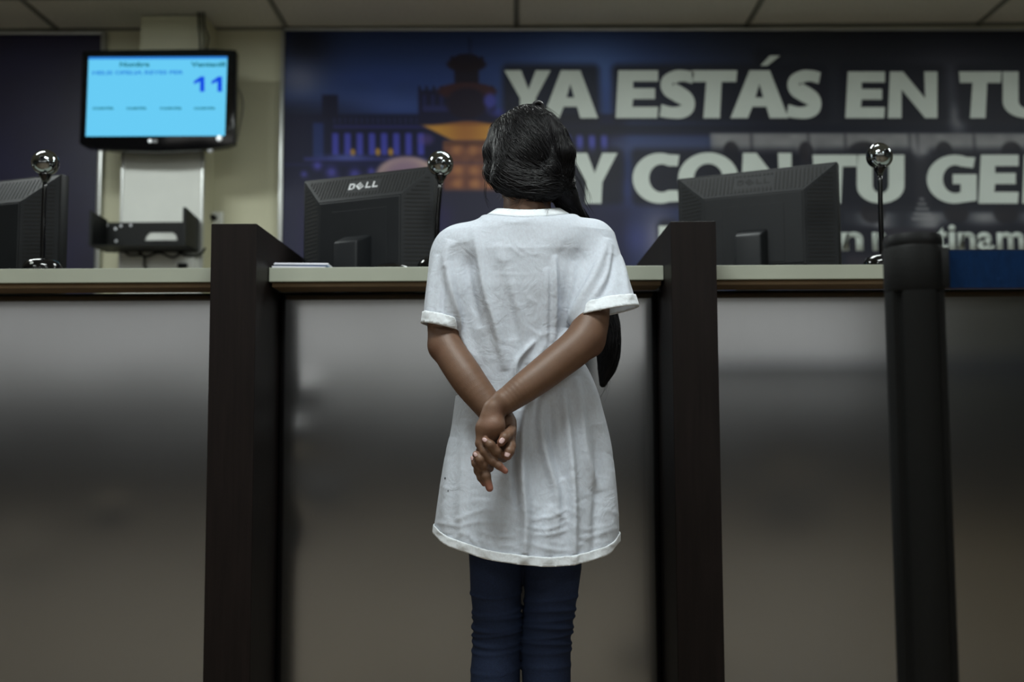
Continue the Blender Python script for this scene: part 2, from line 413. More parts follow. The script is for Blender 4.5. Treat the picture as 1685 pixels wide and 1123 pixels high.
# ------------------------------------------------------------------ monitors
def monitor(TL, TR, yl, yr, label, badge, ht=0.33):
    """TL, TR: pixels of the upper corners, yl, yr their depths"""
    a = P(*TL, yl); c = P(*TR, yr)
    mid = (a + c) / 2; wd = math.hypot(c[0] - a[0], c[1] - a[1]); rz = math.atan2(c[1] - a[1], c[0] - a[0])
    t = thing('computer_monitor', label, 'monitor', (mid[0], mid[1], DZ), rz, 'black computer monitors seen from behind')
    h = mid[2] - DZ; z1 = h; z0 = h - ht; hw = wd / 2
    # display housing: local +y is the screen side, -y faces us
    MB().box(-hw, hw, 0.0, 0.03, z0, z1, bev=0.004).build('bezel', M_black, t, True, 35)
    MB().box(-hw + 0.015, hw - 0.015, 0.0295, 0.0315, z0 + 0.02, z1 - 0.02).build('display_glass', M_gloss, t)
    iw, it, ib, dp = hw * 0.62, z1 - 0.076, z0 + 0.05, -0.040
    O = [(-hw + 0.004, 0.0, z0 + 0.004), (hw - 0.004, 0.0, z0 + 0.004), (hw - 0.004, 0.0, z1 - 0.004), (-hw + 0.004, 0.0, z1 - 0.004)]
    I = [(-iw, dp, ib), (iw, dp, ib), (iw, dp, it), (-iw, dp, it)]
    mb = MB().prism(O, I); mb.box(-iw, iw, dp - 0.0015, dp + 0.02, ib, it, bev=0.006)
    mb.build('rear_shell', M_black2, t, False)
    # slots in the sloped faces
    sl = MB()
    def slot(p, q, n, wdt):
        p, q, n = Vector(p), Vector(q), Vector(n).normalized()
        d = (q - p).normalized(); s_ = d.cross(n) * wdt / 2
        sl.prism([p - s_ - n * 0.002, p + s_ - n * 0.002, q + s_ - n * 0.002, q - s_ - n * 0.002],
                 [p - s_ + n * 0.0006, p + s_ + n * 0.0006, q + s_ + n * 0.0006, q - s_ + n * 0.0006])
    def lerp(a, b_, k): return tuple(a[i] + (b_[i] - a[i]) * k for i in range(3))
    nt_ = Vector((0, -(z1 - it), 0.048)) ; nt_ = Vector((0, -1.0 * (z1 - 0.004 - it), -dp)).normalized()
    N = 38
    for i in range(N):
        k = (i + 0.5) / N
        x = -hw + 0.016 + k * (2 * hw - 0.032)
        # clip along mitre
        f_in = 0.88
        if abs(x) > iw: f_in = min(0.88, (hw - 0.012 - abs(x)) / (hw - iw))
        if f_in < 0.15: continue
        if badge is not None and -0.01 < 0 and abs(x + 0.0) < 0.052: f0s = ((0.1, 0.2), (0.72, f_in))
        else: f0s = ((0.1, f_in),)
        for f0, f1 in f0s:
            slot((x, dp * f0, z1 - 0.004 + (it - z1 + 0.004) * f0), (x, dp * f1, z1 - 0.004 + (it - z1 + 0.004) * f1), nt_, 0.0042)
    for sgn in (-1, 1):
        ns = Vector((sgn * -dp, -(hw - 0.004 - iw), 0)).normalized()
        N2 = 27
        for i in range(N2):
            z = z0 + 0.02 + (i + 0.5) / N2 * (z1 - z0 - 0.036)
            f_in = 0.9
            if z > it: f_in = min(0.9, (z1 - 0.012 - z) / (z1 - it))
            if z < ib: f_in = min(0.9, (z - z0 - 0.012) / (ib - z0))
            if f_in < 0.15: continue
            xo = hw - 0.004
            slot((sgn * (xo + (iw - xo) * 0.12), dp * 0.12, z), (sgn * (xo + (iw - xo) * f_in), dp * f_in, z), ns, 0.0036)
    o = sl.build('vent_slots', M_void, t); o['kind'] = 'stuff'
    # badge: D, tilted E, L, L on the upper slope
    if badge:
        bw, bh = 0.098, 0.021
        g = MB()
        M0 = Matrix.Translation((0, dp * 0.44 - 0.003, z1 + (it - z1) * 0.62)) @ Matrix.Rotation(math.atan2(z1 - it, -dp) - math.pi / 2, 4, 'X')
        stroke = 0.0048
        def bars(lst, ox, rot=0.0):
            for (x0_, x1_, y0_, y1_) in lst:
                q = MB().box(x0_, x1_, -0.003, 0.0, y0_, y1_)
                q.xf(Matrix.Translation((ox, 0, bh / 2)) @ Matrix.Rotation(rot, 4, 'Y') @ Matrix.Translation((-0.010, 0, -bh / 2)))
                me = bpy.data.meshes.new('t'); q.bm.to_mesh(me); q.bm.free(); g.bm.from_mesh(me); bpy.data.meshes.remove(me)
        bars([(0, stroke, 0, bh), (stroke, 0.014, 0, 0.0048), (stroke, 0.014, bh - 0.0048, bh), (0.013, 0.0185, 0.003, bh - 0.003)], -0.036)
        bars([(0, stroke, 0, bh), (stroke, 0.017, 0, 0.0045), (stroke, 0.017, bh / 2 - 0.002, bh / 2 + 0.002), (stroke, 0.017, bh - 0.0045, bh)], -0.011, -0.75)
        bars([(0, stroke, 0, bh), (stroke, 0.017, 0, 0.0048)], 0.017)
        bars([(0, stroke, 0, bh), (stroke, 0.017, 0, 0.0048)], 0.038)
        g.xf(M0)
        g.build('badge', M_silver if badge == 'silver' else M_black, t)
    # mounting plate outline and stand
    MB().box(-0.085, 0.085, dp - 0.0024, dp + 0.001, ib + 0.01, it - 0.03, bev=0.001).build('mount_plate', M_black2, t)
    zs = z0 + 0.14
    st = MB().prism([(-0.045, dp - 0.001, zs + 0.015), (0.04, dp - 0.001, zs + 0.015), (0.04, dp - 0.001, 0.02), (-0.045, dp - 0.001, 0.02)],
                    [(-0.038, dp - 0.062, zs - 0.01), (0.033, dp - 0.062, zs - 0.01), (0.033, dp - 0.062, 0.02), (-0.038, dp - 0.062, 0.02)])
    bmesh.ops.bevel(st.bm, geom=st.bm.edges[:], offset=0.006, segments=3, affect='EDGES', profile=0.5)
    st.build('stand_neck', M_black2, t, True, 40)
    MB().lathe([(0.02, 0.022), (0.10, 0.016), (0.115, 0.006), (0.116, 0.0)], 40, (0, dp + 0.02, 0)).build('stand_base', M_black, t, True, 40)
    return t
monitor((500, 300), (716, 270), 2.71, 2.545, 'black computer monitor with silver badge beside the girl\'s left shoulder', 'silver')
monitor((1115, 293), (1378, 267), 2.85, 2.66, 'black computer monitor with dark badge behind the right divider', 'black')
monitor((-130, 315), (101, 283), 2.82, 2.64, 'black computer monitor cut off by the left edge behind a webcam', 'black')

# ------------------------------------------------------------------ webcams
def webcam(ball, base, rz, label, Yc=2.43, tilt=-8, bpx=21.5):
    c = P(*ball, Yc); f = P(base[0], base[1], Yc)
    r = bpx / F * Yc
    t = thing('webcam', label, 'webcam', (f[0], Yc, ztop), 0, 'ball webcams on thin stands')
    bx, bz = c[0] - f[0], c[2] - ztop
    MB().lathe([(0.044, 0.0), (0.046, 0.004), (0.045, 0.018), (0.038, 0.030), (0.024, 0.036), (0.010, 0.038), (0.006, 0.040)], 40).build('stand_foot', M_gloss, t, True, 50)
    MB().tube(curve_pts([(0, 0, 0.02), (bx * 0.5 - 0.001, 0, bz * 0.5), (bx, 0, bz - r * 1.5)], 6), [0.0062] * 6 + [0.0058] * 6 + [0.0055], 12).build('pole', M_gloss, t, True)
    MB().lathe([(0.006, -r * 1.55), (0.009, -r * 1.3), (0.014, -r * 1.05), (0.016, -r * 0.8)], 24, (bx, 0, bz)).build('neck', M_gloss, t, True)
    prof = [(max(0.0006, r * math.sin(a)), -r * math.cos(a)) for a in np.linspace(0.02, math.pi - 0.02, 28)]
    Rm = Matrix.Translation((bx, 0, bz)) @ Matrix.Rotation(R_(rz), 4, 'Z') @ Matrix.Rotation(R_(tilt), 4, 'X')
    hb = MB().lathe([p for p in prof if p[1] > -0.25 * r], 40, axis='Y'); hb.xf(Rm); hb.build('rear_shell', M_gloss, t, True, 60)
    fb = MB().lathe([(p[0] * 0.93, p[1] * 0.93) for p in prof if p[1] < -0.1 * r], 40, axis='Y'); fb.xf(Rm); hd = fb.build('chrome_face', M_chrome, t, True, 60)
    tr = MB().lathe([(r * 0.90, -r * 0.30), (r * 0.99, -r * 0.30), (r * 1.01, -r * 0.24), (r * 0.97, -r * 0.2), (r * 0.9, -r * 0.2)], 40, axis='Y'); tr.xf(Rm); tr.build('chrome_ring', M_chrome, t, True, 40)
    ln = MB().lathe([(r * 0.05, -r * 0.99), (r * 0.19, -r * 0.99), (r * 0.23, -r * 0.93), (r * 0.23, -r * 0.82)], 24, axis='Y'); ln.xf(Rm); l = ln.build('lens_ring', M_black2, t, True, 40)
    lg = MB().lathe([(0.0004, -r * 1.0), (r * 0.12, -r * 0.995), (r * 0.12, -r * 0.95)], 20, axis='Y'); lg.xf(Rm); lg.build('lens', M_gloss, l, True, 40)
    mk = MB().lathe([(0.0005, 0), (0.004, 0), (0.004, 0.002)], 16, (-0.006, 0, 0), axis='Y')
    mk.xf(Matrix.Translation((0, -0.0445, 0.021)) @ Matrix.Rotation(R_(20), 4, 'X')); mk.build('maker_mark', M_silver, t)
webcam((75, 268.5), (70, 440), 8, 'chrome ball webcam at far left in front of the cut-off monitor')
webcam((725, 270), (717, 438), -3, 'chrome ball webcam just left of the girl\'s head', tilt=-2)
webcam((1447, 257), (1452, 434), 14, 'chrome ball webcam behind the black belt post', tilt=-6)

# ------------------------------------------------------------------ papers
def papers(px0, px1, n, label, Yc, cat='papers', blue=True):
    a, c = P(px0, 438, Yc), P(px1, 438, Yc)
    t = thing('paper_stack', label, cat, ((a[0] + c[0]) / 2, Yc, ztop))
    hw = (c[0] - a[0]) / 2
    for i in range(n):
        q = MB().box(-hw, hw, 0.0, 0.14, i * 0.0026, i * 0.0026 + 0.0021)
        q.xf(Matrix.Translation((random.uniform(-0.004, 0.004), random.uniform(-0.002, 0.004), 0)) @ Matrix.Rotation(random.uniform(-0.03, 0.03), 4, 'Z'))
        if i < n: 
            for v in q.bm.verts:
                if v.co.x > hw * 0.8 and blue: v.co.z -= min(0.0012, v.co.z)
        q.build('sheet_bundle', M_paper_blue if (i == 2 and blue) else M_paper, t)
    return t
papers(449, 537, 5, 'small stack of white and bluish papers beside the left divider', 2.345)
papers(1186, 1258, 1, 'thin sheet of white paper beside the right divider', 2.36, blue=False)
pen = thing('computer_mouse', 'small dark mouse lying behind the worktop edge by the middle monitor', 'mouse', (xat(645, 436, 2.42), 2.42, ztop))
q = MB(); bmesh.ops.create_uvsphere(q.bm, u_segments=24, v_segments=12, radius=1)
for v in q.bm.verts: v.co = Vector((v.co.x * 0.05, v.co.y * 0.03, max(0, v.co.z) * 0.022))
q.build('mouse_body', M_gloss, pen, True)

# ------------------------------------------------------------------ back wall: poster
YPo = 5.27
def poly_px(pts, Y):  # px polygon -> xz
    return [tuple(P(x, y, Y)[[0, 2]]) for x, y in pts]
post = thing('wall_poster', 'large dark blue night-city poster with big white capital letters', 'poster', (P(1100, 300, YPo)[0], YPo, P(1100, 300, YPo)[2]))
pinv = np.array(post.location)
PX0, PX1, PY0, PY1 = 466, 2080, 50, 560
c00, c10, c01, c11 = P(PX0, PY0, YPo), P(PX1, PY0, YPo), P(PX0, PY1, YPo), P(PX1, PY1, YPo)
NX, NY = 760, 240
u = np.linspace(0, 1, NX); v = np.linspace(0, 1, NY)
uu, vv = np.meshgrid(u, v, indexing='ij')
pxx = PX0 + uu * (PX1 - PX0); pyy = PY0 + vv * (PY1 - PY0)
pos = c00 + uu[..., None] * (c10 - c00) + vv[..., None] * (c01 - c00)
def sstep(a, b_, x): t = np.clip((x - a) / (b_ - a), 0, 1); return t * t * (3 - 2 * t)
def vnoise(x, y, s, seed):
    """smooth value noise"""
    r = np.random.default_rng(seed); gt = r.random((64, 64))
    X = (x / s) % 63; Y = (y / s) % 63
    i = X.astype(int); j = Y.astype(int); fx = X - i; fy = Y - j; fx = fx * fx * (3 - 2 * fx); fy = fy * fy * (3 - 2 * fy)
    i2, j2 = (i + 1) % 64, (j + 1) % 64
    return (gt[i, j] * (1 - fx) + gt[i2, j] * fx) * (1 - fy) + (gt[i, j2] * (1 - fx) + gt[i2, j2] * fx) * fy
def paint():
    x, y = pxx, pyy
    col = np.zeros(x.shape + (3,))
    def L(c): return np.array(c, float)
    def mix(mask, c):
        nonlocal col
        m_ = np.clip(mask, 0, 1)[..., None]; col = col * (1 - m_) + L(c) * m_
    def rect(x0, x1, y0, y1, s=2.0): return sstep(x0 - s, x0 + s, x) * (1 - sstep(x1 - s, x1 + s, x)) * sstep(y0 - s, y0 + s, y) * (1 - sstep(y1 - s, y1 + s, y))
    def ell(cx, cy, rx, ry, s=0.15): return 1 - sstep(1 - s, 1 + s, np.sqrt(((x - cx) / rx) ** 2 + ((y - cy) / ry) ** 2))
    # sky
    col[:] = L((40, 58, 104))
    n1 = vnoise(x, y * 2.2, 90, 1) * 0.6 + vnoise(x, y * 2.2, 35, 2) * 0.4
    mix(0.55 * n1 * sstep(60, 150, y), (52, 70, 140))
    mix((1 - sstep(50, 120, y)) * 0.45, (30, 40, 72))
    mix(0.75 * np.exp(-((x - 960) / 110) ** 2 - ((y - 105) / 55) ** 2), (86, 112, 170))
    mix(sstep(980, 1330, x) * 0.94, (32, 33, 40))
    mix(sstep(1350, 1600, x) * 0.6 * (1 - sstep(80, 170, y)), (20, 22, 34))
    mix(0.5 * np.exp(-((x - 1560) / 70) ** 2 - ((y - 130) / 50) ** 2), (86, 84, 96))
    mix(np.exp(-((x - 500) / 48) ** 2 - ((y - 75) / 45) ** 2) * 0.9, (14, 16, 30))
    mix(np.exp(-((x - 492) / 40) ** 2 - ((y - 132) / 34) ** 2) * 0.85, (104, 106, 132))
    mix(0.25 * np.exp(-((x - 600) / 90) ** 2 - ((y - 165) / 14) ** 2), (88, 104, 170))
    mix(0.4 * np.exp(-((x - 640) / 60) ** 2 - ((y - 178) / 12) ** 2), (80, 100, 170))
    mix(0.8 * (1 - sstep(458, 700, x)) * sstep(150, 190, y), (24, 26, 46))
    # palace body left
    mix(sstep(186, 194, y) * (1 - sstep(1010, 1040, x)) * 0.95, (22, 24, 52))
    mix(rect(530, 556, 158, 200, 3), (22, 22, 48))
    mix(rect(548, 985, 209, 214, 1.5) * 0.6, (52, 50, 116))
    for i, cx in enumerate(range(551, 1000, 20)):
        if 700 < cx < 900: continue
        mix(rect(cx - 4.5, cx + 5.5, 222, 258, 2.5) * 0.95, (70, 72, 172) if cx < 900 else (74, 76, 160))
    mix(rect(515, 532, 205, 262, 3) * 0.8, (40, 56, 112))
    for cx in range(550, 700, 9): mix(rect(cx - 1.5, cx + 1.5, 196, 206, 1) * 0.5, (50, 54, 100))
    for cx, cy in ((580, 254), (621, 253), (642, 253)): mix(ell(cx, cy, 4, 6, 0.5), (176, 132, 60))
    mix(rect(500, 700, 262, 268, 2) * 0.6, (64, 66, 140))
    mix(np.exp(-((x - 570) / 35) ** 2 - ((y - 262) / 5) ** 2) * 0.8, (86, 96, 170))
    mix(rect(458, 720, 272, 276, 2) * 0.4, (40, 42, 100))
    for cx, cy, s_ in ((522, 276, 7), (545, 287, 9), (583, 290, 9), (555, 300, 5), (610, 285, 6), (500, 290, 5)):
        mix(np.exp(-((x - cx) ** 2 + (y - cy) ** 2) / (s_ * s_)) * 0.8, (90, 84, 190))
    # tower
    mix(rect(688, 815, 150, 210, 3), (26, 26, 54)); mix(rect(695, 805, 176, 186, 2) * 0.6, (52, 56, 112))
    for cx in (698, 712, 726): mix(rect(cx - 3, cx + 3, 158, 176, 2) * 0.6, (40, 46, 96))
    for cx in range(690, 815, 12): mix(rect(cx - 2, cx + 2, 143, 152, 1.2), (24, 24, 44))
    mix(rect(748, 788, 108, 160, 3), (26, 20, 36)); mix(ell(768, 107, 32, 13), (28, 18, 30)); mix(ell(768, 97, 20, 8), (28, 20, 34))
    for cx in range(745, 795, 8): mix(ell(cx, 97, 3, 4), (26, 18, 32))
    mix(ell(768, 152, 48, 14), (58, 32, 38)); mix(ell(768, 172, 34, 26), (30, 22, 40))
    mix(rect(771, 772.5, 60, 96, 0.8), (24, 26, 50)); mix(rect(776, 777.5, 64, 96, 0.8) * 0.7, (24, 26, 50))
    mix(ell(806, 168, 10, 12, 0.5) * 0.9, (72, 74, 160)); mix(ell(842, 165, 7, 10, 0.5) * 0.9, (72, 76, 160)); mix(ell(830, 188, 24, 8, 0.5) * 0.7, (62, 62, 140))
    # lit entrance, orange
    d_top = 205 + 6 * np.exp(-((x - 770) / 40) ** 2) * -1 + 4
    edge_l = 686 + (y - 205) * 2.0
    roofm = sstep(d_top - 3, d_top + 3, y) * (1 - sstep(231, 236, y)) * sstep(edge_l - 6, edge_l + 6, x) * (1 - sstep(850, 870, x))
    mix(roofm, (196, 140, 64)); mix(roofm * np.exp(-((x - 765) / 30) ** 2) * 0.7, (150, 92, 56)); mix(roofm * (1 - sstep(205, 212, y)) * 0.7, (120, 70, 50))
    wallm = rect(728, 860, 235, 318, 3); mix(wallm, (128, 84, 66))
    mix(wallm * vnoise(x, y, 9, 5) * 0.8, (92, 56, 52)); 
    for cx in (751, 778, 803, 828):
        for cy in (250, 283, 305): mix(ell(cx, cy, 8, 7, 0.9) * 0.6, (190, 126, 80))
    mix(rect(728, 860, 238, 242, 1.5) * 0.7, (80, 50, 40)); mix(rect(728, 860, 268, 273, 2) * 0.6, (86, 60, 70))
    mix(rect(722, 900, 316, 600, 6) * 0.9, (44, 42, 60))
    mix(ell(700, 232, 12, 9, 0.6) * 0.6, (96, 74, 140))
    # skin toned dome behind monitor
    dm = ell(668, 292, 50, 31, 0.12); mix(dm, (184, 156, 150)); mix(ell(664, 300, 36, 36, 0.4) * 0.6, (118, 92, 130))
    mix(rect(458, 700, 300, 620, 30) * 0.6, (58, 56, 74)); mix(rect(500, 740, 340, 620, 20) * 0.5, (48, 40, 84))
    # right side: dark bands, pale buildings
    mix(rect(880, 2200, 207, 226, 5) * 0.85, (22, 24, 38))
    ml = sstep(1150, 1175, x)
    band = rect(1165, 2200, 222, 256, 3); mix(band * 0.95, (140, 138, 140))
    mix(rect(1000, 1165, 228, 258, 14) * 0.65, (72, 78, 112))
    for cx, rr in ((1198, 13), (1415, 26), (1320, 12), (1655, 17), (1545, 14)): mix(ell(cx, 252, rr, 17, 0.15), (36, 34, 40))
    for cx in (1232, 1325, 1385, 1490, 1503, 1595): mix(rect(cx - 3, cx + 3, 222, 262, 2) * 0.6, (52, 50, 58))
    mix(vnoise(x, y, 14, 9) * band * 0.4, (80, 78, 84))
    mix(rect(1520, 1580, 258, 262, 2) * 0.8, (120, 118, 124))
    for cx, cy, wd in ((1505, 250, 20), (1568, 188, 10), (1570, 205, 14)): mix(np.exp(-((x - cx) / wd) ** 2 - ((y - cy) / 18) ** 2) * 0.6, (130, 128, 134))
    mix(rect(880, 2200, 262, 345, 6) * 0.55 * sstep(1030, 1100, x), (40, 38, 46))
    b3 = rect(1380, 2200, 352 - 0, 378, 5); mix(b3 * 0.95 * (0.55 + 0.45 * np.sin(x / 14.0)), (122, 120, 124))
    mix(rect(1380, 2200, 378, 700, 5) * 0.85, (48, 44, 52))
    for cy in (330, 338, 346, 354, 362): mix(rect(1505 - (cy - 322) * 0.45, 1505 + (cy - 322) * 0.45, cy - 2, cy + 2, 1.5) * 0.8, (128, 126, 130))
    for cx in (1425, 1560, 1640): mix(ell(cx, 352, 20, 18, 0.2) * 0.9, (34, 32, 38))
    mix(rect(880, 1115, 300, 620, 30) * 0.7, (38, 38, 62)); mix(np.exp(-((x - 1015) / 25) ** 2 - ((y - 318) / 22) ** 2) * 0.5, (56, 72, 140))
    mix(np.exp(-((x - 1075) / 26) ** 2 - ((y - 395) / 45) ** 2) * 0.75, (126, 122, 140)); mix(np.exp(-((x - 1040) / 20) ** 2 - ((y - 395) / 25) ** 2) * 0.4, (70, 74, 140))
    # soft dark glow printed round the lettering
    gl = np.zeros_like(x)
    def glow(x0, x1, y0, y1, s=9):
        nonlocal gl
        dx = np.maximum(np.maximum(x0 - x, x - x1), 0); dy = np.maximum(np.maximum(y0 - y, y - y1), 0)
        gl = np.maximum(gl, 1 - sstep(s * 0.3, s * 2.2, np.hypot(dx, dy)))
    for g_ in ((838, 975, 118, 195), (1018, 1300, 118, 193), (1296, 1350, 118, 193), (1392, 1543, 118, 193), (1582, 1760, 118, 193), (1252, 1275, 92, 112),
               (945, 1010, 258, 328), (1046, 1300, 258, 328), (1340, 1484, 258, 330), (1530, 1800, 258, 332), (1086, 1098, 376, 410), (1380, 1420, 384, 410), (1540, 1760, 380, 410)):
        glow(*g_)
    mix(gl * 0.86, (24, 25, 36))
    return col
col = paint()
vs = (pos.reshape(-1, 3) - pinv)
idx = np.arange(NX * NY).reshape(NX, NY)
fc = np.stack([idx[:-1, :-1], idx[:-1, 1:], idx[1:, 1:], idx[1:, :-1]], -1).reshape(-1, 4)
def fast_mesh(name, V, Fq):
    me = bpy.data.meshes.new(name)
    V = np.asarray(V, np.float32); Fq = np.asarray(Fq, np.int32); k = Fq.shape[1]
    me.vertices.add(len(V)); me.vertices.foreach_set('co', V.ravel())
    me.loops.add(Fq.size); me.loops.foreach_set('vertex_index', Fq.ravel())
    me.polygons.add(len(Fq)); me.polygons.foreach_set('loop_start', np.arange(0, Fq.size, k, dtype=np.int32))
    try: me.polygons.foreach_set('loop_total', np.full(len(Fq), k, np.int32))
    except Exception: pass
    me.update(calc_edges=True); me.validate()
    return me
me = fast_mesh('printed_sheet', vs, fc)
ca = me.color_attributes.new('print', 'BYTE_COLOR', 'POINT')
c4 = np.ones((NX * NY, 4), np.float32); s = np.clip(col.reshape(-1, 3) / 255 * np.array([1.06, 1.08, 1.08]), 0, 0.85)
c4[:, :3] = np.where(s <= 0.04045, s / 12.92, ((s + 0.055) / 1.055) ** 2.4)
ca.data.foreach_set('color', c4.ravel())
def print_mat():
    m = bpy.data.materials.new('poster_print'); m.use_nodes = True; nt = m.node_tree; b = nt.nodes['Principled BSDF']
    a = nt.nodes.new('ShaderNodeVertexColor'); a.layer_name = 'print'
    nt.links.new(a.outputs[0], b.inputs['Base Color']); b.inputs['Roughness'].default_value = 0.5; b.inputs['Specular IOR Level'].default_value = 0.25
    return m
M_print = print_mat()
me.materials.append(M_print)
link('printed_sheet', me, None, post)
# backing board and frame
q = MB(); bb = [P(PX0 - 2, PY0 - 2, YPo)[[0, 2]], P(PX1, PY0 - 2, YPo)[[0, 2]], P(PX1, PY1, YPo)[[0, 2]], P(PX0 - 2, PY1, YPo)[[0, 2]]]
q.poly([tuple(p) for p in bb], YPo + 0.002, YPo + 0.025); q.xf(Matrix.Translation(tuple(-pinv))); q.build('backing_board', M_navy, post)
def px_box(x0, y0, x1, y1, Y0, Y1, bev=0.0):
    a, b_ = P(x0, y0, Y0), P(x1, y1, Y0)
    return MB().box(min(a[0], b_[0]), max(a[0], b_[0]), Y0, Y1, min(a[2], b_[2]), max(a[2], b_[2]), bev)
def frame_bar(pts, name='frame_bar'):
    q = MB().poly(poly_px(pts, YPo - 0.012), YPo - 0.012, YPo + 0.02, 0.003); q.xf(Matrix.Translation(tuple(-pinv))); q.build(name, M_frame, post, True, 40)
frame_bar([(462, 46), (469, 46), (461, 560), (454, 560)])
frame_bar([(462, 45), (PX1, 45), (PX1, 50), (462, 50)])

# letters: outlines in a unit box (0..1, y up)
def arc(cx, cy, rx, ry, a0, a1, n=14):
    return [(cx + rx * math.cos(R_(a0 + (a1 - a0) * i / n)), cy + ry * math.sin(R_(a0 + (a1 - a0) * i / n))) for i in range(n + 1)]
def band_poly(cl, th):
    """closed polygon around a centre line with thickness list"""
    L_, R2 = [], []
    n = len(cl)
    for i in range(n):
        a, c = cl[max(0, i - 1)], cl[min(n - 1, i + 1)]
        d = (c[0] - a[0], c[1] - a[1]); l = math.hypot(*d) or 1; nx, ny = -d[1] / l, d[0] / l
        L_.append((cl[i][0] + nx * th[i] / 2, cl[i][1] + ny * th[i] / 2)); R2.append((cl[i][0] - nx * th[i] / 2, cl[i][1] - ny * th[i] / 2))
    return L_ + R2[::-1]
G = {}
G['E'] = [[(0.06, 1), (0.97, 1), (0.97, 0.77), (0.40, 0.77), (0.40, 0.625), (0.90, 0.625), (0.90, 0.40), (0.40, 0.40), (0.38, 0.235), (0.97, 0.235), (0.95, 0.0), (0.0, 0.0)]]
G['T'] = [[(0, 1), (1, 1), (0.98, 0.76), (0.66, 0.76), (0.62, 0), (0.26, 0), (0.32, 0.76), (0.02, 0.76)]]
G['N'] = [[(0, 0), (0.04, 1), (0.30, 1), (0.74, 0.42), (0.72, 1), (0.98, 1), (0.98, 0), (0.74, 0), (0.27, 0.62), (0.27, 0)]]
G['Y'] = [[(0, 1), (0.36, 1), (0.52, 0.60), (0.68, 1), (1, 1), (0.68, 0.42), (0.66, 0), (0.33, 0), (0.34, 0.42)]]
G['A'] = [[(0, 0), (0.33, 1), (0.68, 1), (1.0, 0), (0.68, 0), (0.62, 0.24), (0.38, 0.24), (0.30, 0)]]
G['A_hole'] = [(0.43, 0.43), (0.57, 0.43), (0.50, 0.72)]
G['U'] = [[(0, 1), (0.33, 1), (0.33, 0.38)] + arc(0.5, 0.38, 0.17, 0.17, 180, 360, 12) + [(0.67, 1), (1, 1), (1, 0.36)] + arc(0.5, 0.36, 0.5, 0.36, 0, -180, 20)]
G['C'] = [[(1.0, 0.96), (0.96, 0.74)] + arc(0.62, 0.5, 0.27, 0.28, 60, 300, 18) + [(0.96, 0.26), (1.0, 0.04)] + arc(0.58, 0.5, 0.58, 0.5, 290, 70, 26)]
G['G'] = [[(0.97, 0.95), (0.93, 0.73)] + arc(0.57, 0.5, 0.25, 0.29, 65, 290, 18) + [(0.68, 0.24), (0.68, 0.40), (0.52, 0.40), (0.52, 0.60), (1.0, 0.60), (1.0, 0.06)] + arc(0.56, 0.5, 0.56, 0.5, 285, 65, 26)]
G['O'] = [arc(0.5, 0.5, 0.5, 0.51, 0, 360, 40)[:-1]]; G['O_hole'] = arc(0.5, 0.5, 0.24, 0.29, 0, 360, 30)[:-1]
scl = curve_pts([(0.90, 0.84), (0.68, 0.885), (0.45, 0.87), (0.23, 0.76), (0.26, 0.62), (0.50, 0.51), (0.75, 0.38), (0.77, 0.22), (0.58, 0.125), (0.32, 0.115), (0.06, 0.16)], 4)
sth = np.interp(np.linspace(0, 1, len(scl)), [0, 0.12, 0.3, 0.5, 0.7, 0.88, 1], [0.24, 0.235, 0.30, 0.36, 0.30, 0.235, 0.26])
G['S'] = [band_poly([tuple(p) for p in scl], sth)]
ZL = YPo - 0.001
def letter(ch, x0, x1, y0, y1, name='letter', slant=0.0):
    """x0..x1, y0(top)..y1(bottom) in px"""
    base = ch.replace('Á', 'A')
    from mathutils.geometry import tessellate_polygon
    polys = [G[base][0]]
    if base + '_hole' in G: polys.append(G[base + '_hole'])
    if ch == 'Á': extra = [(0.52, 1.10), (0.64, 1.10), (0.86, 1.31), (0.68, 1.31)]
    bm = bmesh.new()
    def W(p):
        q_ = P(x0 + p[0] * (x1 - x0), y1 + p[1] * (y0 - y1), ZL) - pinv
        return (q_[0], 0.0, q_[2])
    def add(pl):
        v3 = [[Vector((p[0], p[1], 0)) for p in l] for l in pl]
        flat = [p for l in pl for p in l]
        vs_ = [bm.verts.new(W(p)) for p in flat]
        for tri in tessellate_polygon(v3):
            try: bm.faces.new([vs_[i] for i in tri])
            except ValueError: pass
    add(polys)
    if ch == 'Á': add([extra])
    bmesh.ops.recalc_face_normals(bm, faces=bm.faces[:])
    r = bmesh.ops.extrude_face_region(bm, geom=bm.faces[:])
    for v_ in r['geom']:
        if isinstance(v_, bmesh.types.BMVert): v_.co.y -= 0.0012
    bmesh.ops.recalc_face_normals(bm, faces=bm.faces[:])
    mb = MB(); mb.bm.free(); mb.bm = bm
    o = mb.build('letter', M_letter, post); o.location = (0, ZL - pinv[1], 0)
for ch, x0, x1 in (('Y', 830, 906), ('A', 893, 984), ('E', 1013, 1085), ('S', 1083, 1147), ('T', 1138, 1213), ('Á', 1202, 1297), ('S', 1292, 1355), ('E', 1391, 1458), ('N', 1461, 1544), ('T', 1578, 1648), ('U', 1650, 1728)):
    letter(ch, x0, x1, 116 if x0 < 1380 else 118, 194.5)
for ch, x0, x1 in (('Y', 938, 1016), ('C', 1041, 1118), ('O', 1116, 1215), ('N', 1219, 1304), ('T', 1337, 1412), ('U', 1410, 1488), ('G', 1525, 1607), ('E', 1610, 1678), ('N', 1682, 1764)):
    letter(ch, x0, x1, 252 if x0 < 1300 else 255, 335)
def small_text(s_, x0, x1, y0, y1, Y, m, parent, pin, name='letter', off=0.03, depth=0.001):
    a, b_ = P(x0, y1, Y), P(x1, y0, Y)
    mb = text_mesh(s_, b_[0] - a[0], b_[2] - a[2], off, depth)
    o = mb.build(name, m, parent); o.location = tuple(a - pin); return o
q = MB().poly(poly_px([(1084, 372), (1099, 372), (1099, 412), (1084, 412)], ZL), ZL - 0.0012, ZL); q.xf(Matrix.Translation(tuple(-pinv))); q.build('letter', M_letter, post)
